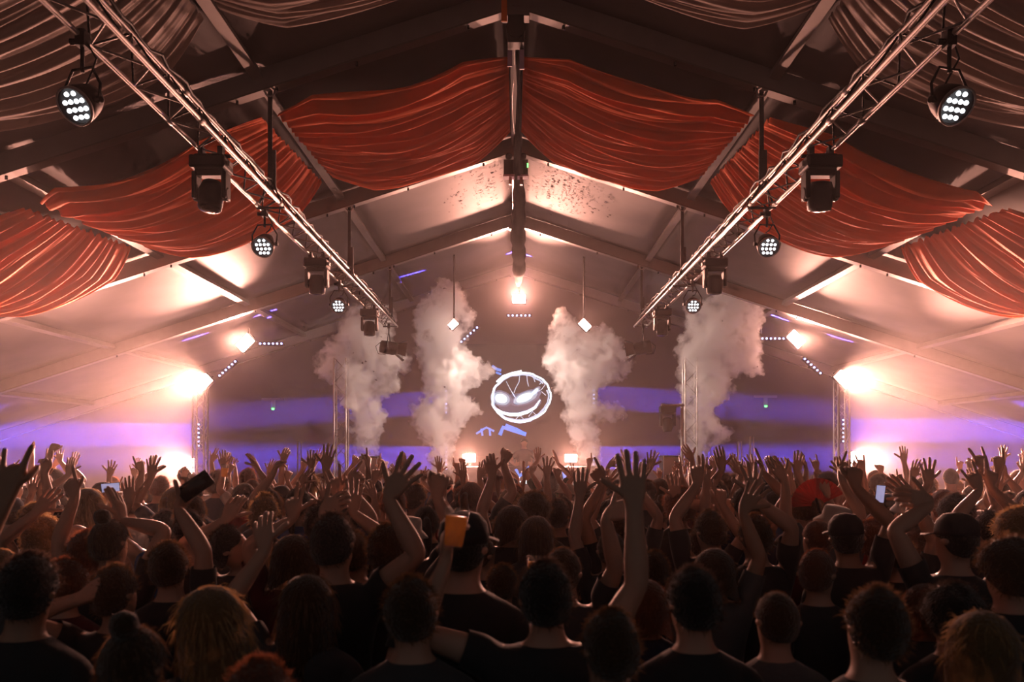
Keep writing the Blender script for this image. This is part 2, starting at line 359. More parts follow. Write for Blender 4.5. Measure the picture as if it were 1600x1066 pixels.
# ------------------------------------------------------------------ stage
SY, SH = 18.6, .65
st = tag(empty('stage', (0, SY, 0)), 'low black stage deck behind the crowd', 'stage')
mb = MB(); mb.box((0, 3.6, SH-.06), (22, 7.2, .12)); mb.build('deck', M['stage'], st)
mb = MB(); mb.box((0, .02, (SH-.12)/2), (22, .04, SH-.12)); mb.build('front_skirt', M['blackcloth'], st)
for x in (-10.8, -5.4, 0, 5.4, 10.8):
    mb = MB(); mb.tube([(x, 6.9, 0), (x, 6.9, SH-.1)], .05, 8); mb.build('leg', M['alumatt'], st)
# LED wall
SCY = 25.2
ls = tag(empty('led_wall', (0, SCY, SH)), 'dark LED wall behind the performer showing a glowing grinning oval', 'screen')
c = P(812, 620, SCY)
mb = MB(); mb.box((c.x, .08, c.z-SH-.1), (4.6, .12, 3.4)); mb.build('panel', M['screen'], ls)
for s in (-1, 1): mb = MB(); mb.box((c.x+s*2.2, .2, (c.z-SH-1.5)/2), (.1, .1, c.z-SH-1.5)); mb.build('leg', M['black'], ls)
def stroke(pix, wid, m, name, zoff=0., closed=False):
    pts = [P(x, y, SCY) for x, y in pix]; n = len(pts); vs = []; fs = []
    for i, p in enumerate(pts):
        a = pts[(i-1) % n] if closed or i else pts[0]; b = pts[(i+1) % n] if closed or i < n-1 else pts[-1]
        t = (b-a).normalized(); nn = Vector((-t.z, 0, t.x)); w = (wid[i] if isinstance(wid, list) else wid)*SCY/F/2
        for yy in (.012+zoff, 0.):
            vs += [(p.x+nn.x*w, -yy+.015, p.z+nn.z*w-SH), (p.x-nn.x*w, -yy+.015, p.z-nn.z*w-SH)]
    rng = range(n if closed else n-1)
    for i in rng:
        a, b = i*4, ((i+1) % n)*4
        fs += [(a, a+1, b+1, b), (a+2, b+2, b+3, a+3), (a, b, b+2, a+2), (a+1, a+3, b+3, b+1)]
    mb = MB(); mb.add(vs, fs); return mb.build(name, m, ls)
def oval(cx, cy, rx, ry, rot, n=48, a0=0, a1=360):
    o = []; cr, sr = math.cos(rot), math.sin(rot)
    for i in range(n):
        a = math.radians(a0+(a1-a0)*i/(n if a1-a0 == 360 else n-1)); x, y = rx*math.cos(a), ry*math.sin(a)
        j = 1+.012*math.sin(a*9)+.01*math.sin(a*17+1); o.append((cx+(x*cr-y*sr)*j, cy+(x*sr+y*cr)*j))
    return o
stroke(oval(814.5, 621, 46, 38, -.14), 2.6, M['glow'], 'oval_outline', .004, True)
stroke(oval(814, 621.5, 43, 35, -.14, 40, -10, 200), 2.0, M['glowsoft'], 'inner_rim', .002)
stroke(oval(813, 620.5, 43, 35, -.1, 30, 190, 330), 2.4, M['glowsoft'], 'inner_rim', .002)
stroke([(776, 597), (786, 588), (800, 583), (815, 580)], 3, M['glow'], 'brow_stroke', .004)
stroke([(778, 640), (785, 645), (797, 648), (810, 648), (824, 644), (836, 637), (844, 625)], [2, 4, 5, 5.5, 5, 4, 1.5], M['glow'], 'grin', .004)
stroke([(777, 638), (784, 651), (798, 657), (812, 659), (828, 656), (842, 648), (852, 636)], [1, 3, 5, 6, 6, 4, 2], M['glowsoft'], 'lower_lip', .003)
for pts in ([(791, 596), (796, 606), (800, 613), (804, 620)], [(812, 586), (811, 597), (806, 606), (803, 614)], [(823, 586), (824, 596), (826, 604)], [(833, 588), (836, 597)], [(843, 601), (848, 595), (852, 601), (846, 609), (838, 613)], [(846, 612), (853, 618)], [(800, 613), (806, 622), (803, 630)], [(826, 651), (832, 643), (838, 649)], [(806, 655), (812, 649), (818, 655)]):
    stroke(pts, 1.0, M['glowsoft'], 'crack', .003)
def blob(cx, cy, rx, ry, rot, name, m, z):
    pts = [P(x, y, SCY) for x, y in oval(cx, cy, rx, ry, rot, 24)]; mb = MB()
    mb.add([(p.x, -z+.015, p.z-SH) for p in pts]+[(p.x, .015, p.z-SH) for p in pts], [tuple(range(24))]+[(i, (i+1) % 24, 24+(i+1) % 24, 24+i) for i in range(24)]); mb.build(name, m, ls)
EYE = [mat('screen_eye_glow', (.3, .35, .5), .5, emit=.16, emit_col=(.45, .6, 1.0)), mat('screen_eye_halo', (.5, .6, .8), .5, emit=.5, emit_col=(.6, .78, 1.0)), M['glow']]
for q_ in EYE: q_.cycles.emission_sampling = 'NONE'
for sc_, m_, z_ in ((1.25, EYE[0], .005), (1.0, EYE[1], .008), (.68, EYE[2], .012)):
    blob(783, 623, 14*sc_, 10*sc_, .3, 'eye', m_, z_); blob(821-4*(1-sc_), 621.5, 20*sc_, 8.5*sc_, -.38, 'eye', m_, z_); blob(836, 612, 9*sc_, 3.5*sc_, -.75, 'eye_corner', m_, z_)
blob(812, 630, 34, 16, -.1, 'face_glow', mat('screen_dim', (.2, .25, .4), .5, emit=.07, emit_col=(.4, .5, .9)), .002)
bpy.data.materials['screen_dim'].cycles.emission_sampling = 'NONE'
for pts, w in (([(744, 678), (760, 668), (772, 674)], 3), ([(754, 681), (752, 670)], 3), ([(766, 681), (765, 671)], 3), ([(781, 680), (786, 668), (800, 672), (822, 679)], 6), ([(790, 664), (808, 671), (820, 678)], 4), ([(769, 572), (776, 577), (783, 579)], 4), ([(775, 582), (783, 585)], 3)):
    stroke(pts, w, M['blueglow'], 'blue_streak', .003)
# DJ booth with lit front
BY = 20.6
bt = tag(empty('performer_booth', (.25, BY, SH)), 'booth with a glowing blue and white front panel at stage centre', 'booth')
mb = MB(); mb.box((0, .35, .5), (3.6, .7, 1.0)); mb.box((0, .33, 1.03), (3.7, .8, .06)); mb.build('desk', M['stage'], bt)
mb = MB(); mb.box((0, -.02, .5), (3.4, .03, .9)); mb.build('front_screen', M['screen'], bt)
def front(pix, w, m, name):
    mb = MB(); pts = [P(x, y, BY-.05) for x, y in pix]
    mb.tube([(p.x-.25, -.045, p.z-SH) for p in pts], w*BY/F/2, 6); mb.build(name, m, bt, True)
for pts, w in (([(806, 733), (812, 744), (826, 731)], 5), ([(818, 738), (828, 730)], 6), ([(795, 735), (797, 748)], 3), ([(750, 736), (756, 752)], 3), ([(765, 733), (767, 745)], 3), ([(880, 733), (884, 755)], 5), ([(886, 736), (882, 748)], 5)):
    front(pts, w, M['blueglow'], 'blue_shape')
for pts in ([(811, 746), (811, 752), (815, 754), (818, 752), (818, 746), (818, 755)], [(822, 756), (822, 749), (825, 747), (828, 749), (828, 756)], [(831, 756), (831, 747)], [(860, 752), (857, 750), (854, 753), (855, 758), (859, 758), (861, 754), (859, 750)], [(869, 749), (865, 749), (864, 754), (866, 757), (869, 757)], [(872, 758), (872, 742)], [(872, 751), (875, 748), (878, 751), (878, 758)],
            [(772, 752), (774, 768)], [(768, 763), (778, 758)], [(769, 756), (777, 767)], [(890, 758), (890, 765)], [(897, 756), (897, 766)]):
    front(pts, 2.2, M['glow'], 'lit_letter')
# speaker cabinets
def speaker(px0, px1, ytop, y, label):
    a, b = P(px0, ytop, y), P(px1, ytop, y); w = b.x-a.x; o = tag(empty('speaker_cabinet', ((a.x+b.x)/2, y, SH)), label, 'speaker'); h = a.z-SH
    mb = MB(); mb.box((0, .3, h/2), (w, .6, h)); q = mb.build('cabinet', M['black'], o); bv = q.modifiers.new('b', 'BEVEL'); bv.width = .02
    mb = MB(); mb.box((0, -.01, h/2), (w*.9, .03, h*.94)); mb.build('grille', M['speaker'], o)
    mb = MB(); mb.box((-w*.47, -.01, h/2), (w*.04, .03, h*.98)); mb.build('edge_trim', M['alu'], o)
speaker(1036, 1066, 712, 20.2, 'grey fronted speaker cabinet standing below the fourth smoke column')
speaker(560, 590, 713, 20.2, 'grey fronted speaker cabinet beside the first smoke column')
# stage towers and poles
def tower(px, py_top, y, w, label, m=None, cat='truss', grp=None):
    p = P(px, py_top, y); base = SH if abs(p.x) < 11 else 0; t = tag(empty('truss_tower', (p.x, y, base)), label, cat, grp); h = p.z-base
    cs = [Vector((sx*w/2, sy*w/2, 0)) for sx, sy in ((-1, -1), (1, -1), (1, 1), (-1, 1))]; up = Vector((0, 0, h))
    for c_ in cs: rod('chord', c_, c_+up, .024, M['alu'], t)
    n = max(4, int(h/.3))
    for i in range(n):
        for k in range(4):
            a, b = cs[k], cs[(k+1) % 4]
            if i % 2: a, b = b, a
            rod('brace', a+up*(i/n), b+up*((i+1)/n), .01, M['alumatt'], t)
    mb = MB(); mb.box((0, 0, .01), (w+.2, w+.2, .02)); mb.build('base_plate', M['black'], t)
    return t
tower(533, 560, 21.2, .3, 'lattice tower rising inside the first smoke column')
tower(1078, 560, 21.2, .3, 'lattice tower rising inside the fourth smoke column')
tower(313, 590, 22.5, .3, 'lattice tower carrying flood lights at the left of the stage')
tower(1315, 585, 22.5, .3, 'lattice tower carrying flood lights at the right of the stage')
for px, top, lab in ((465, 690, 'slim pale pole behind the crowd, left of the first smoke column'), (1153, 690, 'slim pale pole nearest the fourth smoke column on its right'), (1172, 682, 'slim pale pole, second to the right of the fourth smoke column')):
    p = P(px, top, 21.5); t = tag(empty('slim_pole', (p.x, 21.5, SH)), lab, 'pole', 'slim poles on the stage'); rod('pole', (0, 0, 0), (0, 0, p.z-SH), .02, M['alu'], t); rod('pole', (.09, 0, 0), (.09, 0, p.z-SH), .012, M['alu'], t)
    mb = MB(); mb.box((.04, 0, .01), (.3, .2, .02)); mb.build('foot', M['black'], t)
p = P(1043, 640, 20.0); ms = tag(empty('stage_lamp_on_pole', (p.x, 20.0, SH)), 'black moving head lamp on a pole beside the fourth smoke column', 'stage light')
h = p.z-SH
mb = MB(); mb.tube([(.36, .05, 0), (.36, .05, h+.15)], .035, 8); mb.tube([(.4, 0, h+.1), (-.15, 0, h+.1)], .03, 8); mb.build('pole', M['alumatt'], ms)
mb = MB(); mb.box((0, 0, h), (.36, .3, .14)); mb.build('base', M['black'], ms)
mb = MB(); mb.box((0, 0, h-.1), (.3, .14, .06)); [mb.box((s*.16, 0, h-.25), (.05, .17, .3)) for s in (-1, 1)]; mb.build('yoke', M['black'], ms)
mb = MB(); mb.lathe([(.06, .15), (.12, .1), (.13, -.1), (.1, -.2)], Matrix.Translation((0, 0, h-.34)), 18); mb.build('head', M['black'], ms, True)
for px, py, lab in ((427, 640, 'left'), (1196, 636, 'right')):
    p = P(px, py-16, 25.6); t = tag(empty('emergency_lamp', p), f'small emergency lamp with a green light on the back wall, {lab} of the smoke', 'lamp')
    mb = MB(); mb.box((0, 0, 0), (.7, .06, .07)); mb.box((0, 0, -.15), (.12, .05, .25)); mb.build('housing', M['speaker'], t)
    mb = MB(); mb.lathe([(.001, -.035), (.04, -.02), (.05, .02)], Matrix.Translation((0, -.04, -.3)), 10); mb.build('indicator', M['green'], t)

# ------------------------------------------------------------------ flood lights and LED bars
def flood(px, py, rot, wpx, hpx, y, label, hang=None, pw=1., dip=0., spread=60):
    p = P(px, py, y); t = tag(empty('flood_light', p), label, 'flood light', 'warm flood lights on the stage')
    Q = Matrix.Rotation(math.radians(-rot), 3, 'Y'); w, h = wpx*y/F, hpx*y/F
    mb = MB(); mb.box((0, .09, 0), (w*1.12, .14, h*1.15), Q); mb.build('housing', M['black'], t)
    mb = MB(); mb.box((0, .0, 0), (w, .02, h), Q); mb.build('lens', M['flood'], t)
    mb = MB()
    for s in (-1, 1): mb.tube([Q @ Vector((s*w*.62, .1, 0)), Q @ Vector((s*w*.62, .2, 0)), Q @ Vector((0, .3, 0))], .014, 6)
    mb.build('yoke', M['black'], t)
    ld = bpy.data.lights.new('flood_beam', 'AREA'); ld.shape = 'RECTANGLE'; ld.size = w*.96; ld.size_y = h*.96; ld.energy = FLOOD_W*wpx*hpx/300*pw; ld.color = (1.0, .43, .31); ld.spread = math.radians(spread)
    lo = bpy.data.objects.new('flood_beam', ld); COL.objects.link(lo); lo.parent = t
    lo.matrix_local = Matrix.Translation((0, -.016, 0)) @ Matrix.Rotation(math.radians(dip), 4, 'X') @ Q.to_4x4() @ Matrix.Rotation(-math.pi/2, 4, 'X')
    mb = MB(); a = Vector((0, .3, 0)); b = Vector(hang)-p if hang else Vector((0, .3, SH-p.z)); mb.tube([a, b], .025, 6); mb.build('support_pipe', M['black'], t)
for a in ((297, 728, 0, 11, 23, 23.5, 'upright flood light low at the far left behind the hands', None),
          (318, 598, 45, 24, 15, 22.0, 'tilted flood light, lower of two on the left lamp arc', None, 3.6, 9, 44),
          (383, 536, 45, 25, 16, 22.0, 'tilted flood light, upper of two on the left lamp arc', (P(383, 536, 22).x, 22.3, roofz(7.16)-.25), .42),
          (708, 507, 45, 13, 10, 21.1, 'small tilted flood light half buried in the second smoke column', (P(708, 507, 21.1).x, 21.4, roofz(1.6)-.3), .05),
          (811, 467, 0, 19, 13, 24.6, 'flood light at the top centre under the ridge', (.1, 24.9, RIDGE-.45), .35),
          (914, 508, -45, 17, 11, 21.1, 'small tilted flood light above the third smoke column', (P(914, 508, 21.1).x, 21.4, roofz(1.75)-.3), .08),
          (1244, 530, -45, 25, 16, 22.0, 'tilted flood light, upper of two on the right lamp arc', (P(1244, 530, 22).x, 22.3, roofz(7.41)-.25), .42),
          (1318, 593, -45, 26, 15, 22.0, 'tilted flood light, lower of two on the right lamp arc', None, 3.6, 9, 44),
          (1336, 718, 0, 11, 23, 23.5, 'flood light low at the far right behind a raised fist', None),
          (733, 716, 0, 19, 12, 21.4, 'low flood light left of the performer booth', None, .45),
          (892, 716, 0, 18, 11, 21.4, 'low flood light right of the performer booth', None, .45)):
    flood(*a)
def led_bar(px, py, rot, y, out, label, beam=1.):    # rot: direction of the row in the picture; out: beam direction (x, z)
    p = P(px, py, y); t = tag(empty('led_bar', p), label, 'LED bar', 'blue LED bars on the stage')
    d = Vector((math.cos(math.radians(rot)), 0, math.sin(math.radians(rot)))); L = 36*y/F
    Q = Matrix.Rotation(math.radians(-rot), 3, 'Y')
    mb = MB(); mb.box((0, .07, 0), (L*1.1, .1, .1), Q); mb.build('housing', M['black'], t)
    for i in range(6):
        c_ = d*(L*(i/5-.5)*.92); mb = MB(); mb.lathe([(.001, .03), (.018, .025), (.025, 0), (.025, -.03)], Matrix.Translation(c_) @ Matrix.Rotation(math.pi/2, 4, 'X'), 10); mb.build('led', M['bulb'], t, True)
    mb = MB(); mb.tube([(0, .1, 0), (0, .35, 0)], .02, 6); mb.build('bracket', M['black'], t)
    if beam:
        ld = bpy.data.lights.new('bar_beam', 'AREA'); ld.shape = 'RECTANGLE'; ld.size = L; ld.size_y = .05; ld.energy = BEAM_W*beam; ld.color = (.09, .07, 1.0); ld.spread = math.radians(5)
        o3 = Vector((out[0], -.03, out[1])).normalized(); lo = bpy.data.objects.new('bar_beam', ld); COL.objects.link(lo); lo.parent = t
        z = -o3; x = (d-z*d.dot(z)).normalized(); yv = z.cross(x)
        lo.matrix_local = Matrix.Translation(o3*.1+Vector((0, -.06, 0))) @ Matrix((x, yv, z)).transposed().to_4x4()
for a in ((310, 680, 90, 23.5, (-1, 0), 'upright LED bar at the far left, beaming sideways', 2.2),
          (355, 576, 42, 22.3, (-.7, .72), 'slanted LED bar between the two tilted flood lights at left', .03),
          (423, 537, 0, 22.3, (-.15, 1), 'level LED bar beside the left upper tilted flood light', .04),
          (733, 523, 42, 23.2, (-.7, .72), 'slanted LED bar beside the second smoke column', .03),
          (697, 628, 90, 23.3, (-1, -.07), 'upright LED bar in the middle of the second smoke column', .6),
          (697, 716, 90, 23.3, (-1, 0), 'low upright LED bar under the second smoke column', 1.5),
          (811, 493, 0, 24.5, (0, 1), 'level LED bar just under the top centre flood light', .1),
          (928, 620, 90, 23.3, (1, -.07), 'upright LED bar beside the third smoke column', .6),
          (928, 716, 90, 23.3, (1, 0), 'low upright LED bar under the third smoke column', 1.5),
          (1208, 529, 0, 22.3, (.15, 1), 'level LED bar beside the right upper tilted flood light', .04),
          (1270, 572, -42, 22.3, (.7, .72), 'slanted LED bar between the two tilted flood lights at right', .03),
          (1318, 673, 90, 23.5, (1, 0), 'upright LED bar at the far right, beaming sideways', 2.2)):
    led_bar(*a)

# ------------------------------------------------------------------ smoke plumes
sm = bpy.data.materials.new('white_smoke'); sm.use_nodes = True; nt = sm.node_tree; nt.nodes.clear()
mo = nt.nodes.new('ShaderNodeOutputMaterial'); vs_ = nt.nodes.new('ShaderNodeVolumeScatter')
vs_.inputs['Color'].default_value = (.985, .96, .94, 1); vs_.inputs['Density'].default_value = 3.2; vs_.inputs['Anisotropy'].default_value = .5
nt.links.new(vs_.outputs[0], mo.inputs['Volume'])
tcs = nt.nodes.new('ShaderNodeTexCoord'); nzs = nt.nodes.new('ShaderNodeTexNoise'); nzs.inputs['Scale'].default_value = 2.6; nzs.inputs['Detail'].default_value = 5; nzs.inputs['Roughness'].default_value = .62; nzs.inputs['Distortion'].default_value = .6
mrs = nt.nodes.new('ShaderNodeMapRange'); mrs.inputs['From Min'].default_value = .4; mrs.inputs['From Max'].default_value = .62; mrs.inputs['To Min'].default_value = .25; mrs.inputs['To Max'].default_value = 6.5
nt.links.new(tcs.outputs['Object'], nzs.inputs['Vector']); nt.links.new(nzs.outputs['Fac'], mrs.inputs['Value']); nt.links.new(mrs.outputs['Result'], vs_.inputs['Density'])
sm.cycles.volume_step_rate = .35
tex1 = bpy.data.textures.new('billow_large', 'CLOUDS'); tex1.noise_scale = .42; tex1.noise_depth = 2
tex2 = bpy.data.textures.new('billow_fine', 'CLOUDS'); tex2.noise_scale = .17; tex2.noise_depth = 3
tex3 = bpy.data.textures.new('billow_wisp', 'CLOUDS'); tex3.noise_scale = .06; tex3.noise_depth = 2
def plume(blobs, y, label, seed):
    r2 = random.Random(seed); bm = bmesh.new()
    for (px, py, rp) in blobs:
        c_ = P(px, py, y); R_ = rp*y/F
        bmesh.ops.create_icosphere(bm, subdivisions=2, radius=R_, matrix=Matrix.Translation((c_.x, c_.y+r2.uniform(-.1, .1), c_.z)))
        for k in range(7):
            v = Vector((r2.gauss(0, 1), r2.gauss(0, 1), r2.gauss(0, 1))).normalized()*R_*r2.uniform(.6, .98)
            bmesh.ops.create_icosphere(bm, subdivisions=2, radius=R_*r2.uniform(.25, .5), matrix=Matrix.Translation(Vector((c_.x, c_.y, c_.z))+v))
    me = bpy.data.meshes.new('smoke_plume'); bm.to_mesh(me); bm.free(); me.materials.append(sm)
    o = bpy.data.objects.new('smoke_plume', me); COL.objects.link(o)
    q = o.modifiers.new('r', 'REMESH'); q.mode = 'VOXEL'; q.voxel_size = .04
    for tx, s in ((tex1, .34), (tex2, .3), (tex3, .1)):
        d = o.modifiers.new('d', 'DISPLACE'); d.texture = tx; d.strength = s; d.mid_level = .55; d.texture_coords = 'GLOBAL'
    tag(o, label, 'smoke', 'smoke plumes shooting up from the stage')
plume([(570, 722, 16), (574, 700, 20), (578, 675, 25), (575, 650, 28), (565, 620, 34), (555, 590, 38), (530, 565, 36), (505, 568, 18), (575, 555, 38), (610, 565, 28), (560, 515, 34), (590, 500, 30), (605, 600, 22), (545, 540, 30)], 21.4, 'broad ragged smoke column, leftmost of the four', 1)
plume([(690, 726, 18), (692, 702, 24), (690, 675, 32), (675, 650, 34), (705, 635, 36), (690, 612, 34), (700, 585, 46), (728, 580, 32), (690, 550, 38), (672, 525, 28), (690, 498, 42), (700, 470, 34), (672, 490, 28), (722, 500, 24), (735, 640, 18)], 22.0, 'tall round topped smoke column left of the glowing oval', 2)
plume([(922, 726, 18), (918, 700, 24), (912, 672, 28), (908, 645, 30), (905, 615, 32), (900, 585, 38), (935, 575, 36), (965, 568, 26), (880, 560, 34), (882, 525, 30), (880, 505, 22), (925, 545, 34), (955, 545, 24), (955, 645, 16), (972, 648, 11), (940, 640, 16)], 22.0, 'mushroom shaped smoke column right of the glowing oval', 3)
plume([(1085, 724, 16), (1090, 700, 22), (1092, 675, 28), (1115, 675, 22), (1135, 680, 12), (1090, 645, 32), (1095, 615, 38), (1100, 580, 44), (1125, 600, 26), (1110, 545, 46), (1145, 555, 34), (1175, 575, 16), (1105, 505, 36), (1140, 490, 42), (1168, 495, 30), (1150, 465, 22), (1170, 535, 24), (1075, 540, 22)], 21.2, 'large leaning smoke column, rightmost of the four', 4)
# haze hanging over the back of the stage
hz = bpy.data.materials.new('stage_haze'); hz.use_nodes = True; nt = hz.node_tree; nt.nodes.clear()
mo = nt.nodes.new('ShaderNodeOutputMaterial'); hv = nt.nodes.new('ShaderNodeVolumeScatter')
hv.inputs['Color'].default_value = (1, .93, .92, 1); hv.inputs['Density'].default_value = .012; hv.inputs['Anisotropy'].default_value = .35
nt.links.new(hv.outputs[0], mo.inputs['Volume'])
HY0, HY1, E2 = 21.0, 25.95, HALF-.3
mb = MB(); ring = [(-E2, SH+.02), (E2, SH+.02), (E2, EAVE-.4), (0, RIDGE-.4), (-E2, EAVE-.4)]
mb.add([(x, HY0, z) for x, z in ring]+[(x, HY1, z) for x, z in ring], [(0, 1, 2, 3, 4), (9, 8, 7, 6, 5)]+[(i, i+5, (i+1) % 5+5, (i+1) % 5) for i in range(5)])
hz2 = hz.copy(); hz2.name = 'thin_haze'; hv2 = next(n for n in hz2.node_tree.nodes if n.type == 'VOLUME_SCATTER'); hv2.inputs['Density'].default_value = .0007; hv2.inputs['Anisotropy'].default_value = .75
hv2.inputs['Density'].default_value = .0009
m2 = MB(); m2.add([(x, 2.4, z) for x, z in ring]+[(x, HY0-.01, z) for x, z in ring], [(0, 1, 2, 3, 4), (9, 8, 7, 6, 5)]+[(i, i+5, (i+1) % 5+5, (i+1) % 5) for i in range(5)])
tag(m2.build('haze', hz2), 'thin haze hanging over the crowd below the trusses', 'haze', kind='stuff')
tag(mb.build('haze', hz), 'warm haze glowing around the lights at the back of the stage', 'haze', kind='stuff')
# ------------------------------------------------------------------ people
SKIN = [mat('skin_light', (.55, .33, .24), .48, noise_amt=.06, noise_scale=20), mat('skin_tan', (.42, .24, .16), .48, noise_amt=.06, noise_scale=20), mat('skin_brown', (.22, .12, .075), .45, noise_amt=.06, noise_scale=20)]
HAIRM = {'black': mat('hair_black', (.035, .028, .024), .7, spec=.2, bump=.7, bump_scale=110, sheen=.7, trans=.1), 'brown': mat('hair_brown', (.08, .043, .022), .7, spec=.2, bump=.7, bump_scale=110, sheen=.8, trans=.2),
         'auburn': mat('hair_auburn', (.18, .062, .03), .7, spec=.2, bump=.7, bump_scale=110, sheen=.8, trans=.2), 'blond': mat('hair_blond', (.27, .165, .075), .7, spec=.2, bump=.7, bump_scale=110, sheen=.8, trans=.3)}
RIMLIT_STRAND = {k: mat('rimlit_strand_'+k, v, .38, spec=.8, trans=.4) for k, v in {'black': (.1, .07, .055), 'brown': (.2, .115, .06), 'auburn': (.32, .12, .06), 'blond': (.52, .33, .15)}.items()}  # strand colours lightened to imitate rim light on the hair edges
CLOTH = {'black': (.03, .03, .032), 'charcoal': (.06, .06, .065), 'grey': (.12, .12, .125), 'white': (.6, .58, .55), 'navy': (.018, .025, .06), 'red': (.3, .03, .025), 'green': (.03, .07, .035), 'blue': (.06, .12, .3), 'maroon': (.1, .015, .02)}
SHIRT = {k: mat('shirt_'+k, v, .85, sheen=.25, noise_amt=.15, noise_scale=14, bump=.25, bump_scale=25) for k, v in CLOTH.items()}
TROUS = mat('dark_denim', (.02, .022, .035), .8, noise_amt=.2, noise_scale=30)
CAPM = mat('cap_cloth', (.02, .02, .025), .8, bump=.2); HATM = mat('bucket_hat_cloth', (.5, .45, .4), .8, bump=.2)
SHOE = mat('dark_shoe', (.02, .02, .02), .6)
# torso rows: z, half width, depth front, depth back, y centre
ROWS = [(.84, .165, .11, .115, 0), (.93, .178, .12, .13, 0), (1.06, .148, .11, .108, 0), (1.19, .158, .122, .115, 0), (1.29, .176, .122, .122, 0), (1.345, .184, .112, .12, 0), (1.40, .182, .098, .11, -.005),
        (1.445, .145, .078, .092, -.01), (1.487, .072, .062, .07, -.01), (1.53, .060, .056, .064, -.004), (1.553, .062, .082, .060, .004), (1.585, .070, .096, .078, .002), (1.62, .077, .099, .1, 0), (1.655, .081, .096, .110, -.002), (1.69, .080, .094, .108, -.004), (1.722, .067, .076, .090, -.006), (1.745, .040, .045, .056, -.008)]
NR = len(ROWS)
FIST, STRAIGHT = (78, 92, 62), (4, 6, 5)
GEST = {'open': [STRAIGHT]*4, 'spread': [STRAIGHT]*4, 'fist': [FIST]*4, 'point': [STRAIGHT, FIST, FIST, FIST], 'horns': [STRAIGHT, FIST, FIST, STRAIGHT], 'peace': [STRAIGHT, STRAIGHT, FIST, FIST],
        'relaxed': [(22, 30, 20), (26, 34, 22), (30, 36, 24), (34, 38, 26)], 'hold': [(48, 52, 34)]*4, 'flat': [(10, 8, 6)]*4}
GWORD = {'open': 'open hand', 'spread': 'spread fingers', 'fist': 'fist', 'point': 'pointing finger', 'horns': 'horns sign', 'peace': 'two fingers', 'relaxed': 'loose hand', 'hold': 'holding hand', 'flat': 'flat hand'}
V = Vector
def ik(S, Wt, pole, a=.295, b=.262):
    d = Wt-S; L = d.length; mx = (a+b)*.995
    if L > mx: d = d*(mx/L); L = mx; Wt = S+d
    L = max(L, .12)
    n = d.normalized(); x = (a*a-b*b+L*L)/(2*L); h = math.sqrt(max(0, a*a-x*x))
    p = pole-n*pole.dot(n); p = p.normalized() if p.length > 1e-4 else n.orthogonal().normalized()
    return S+n*x+p*h, Wt
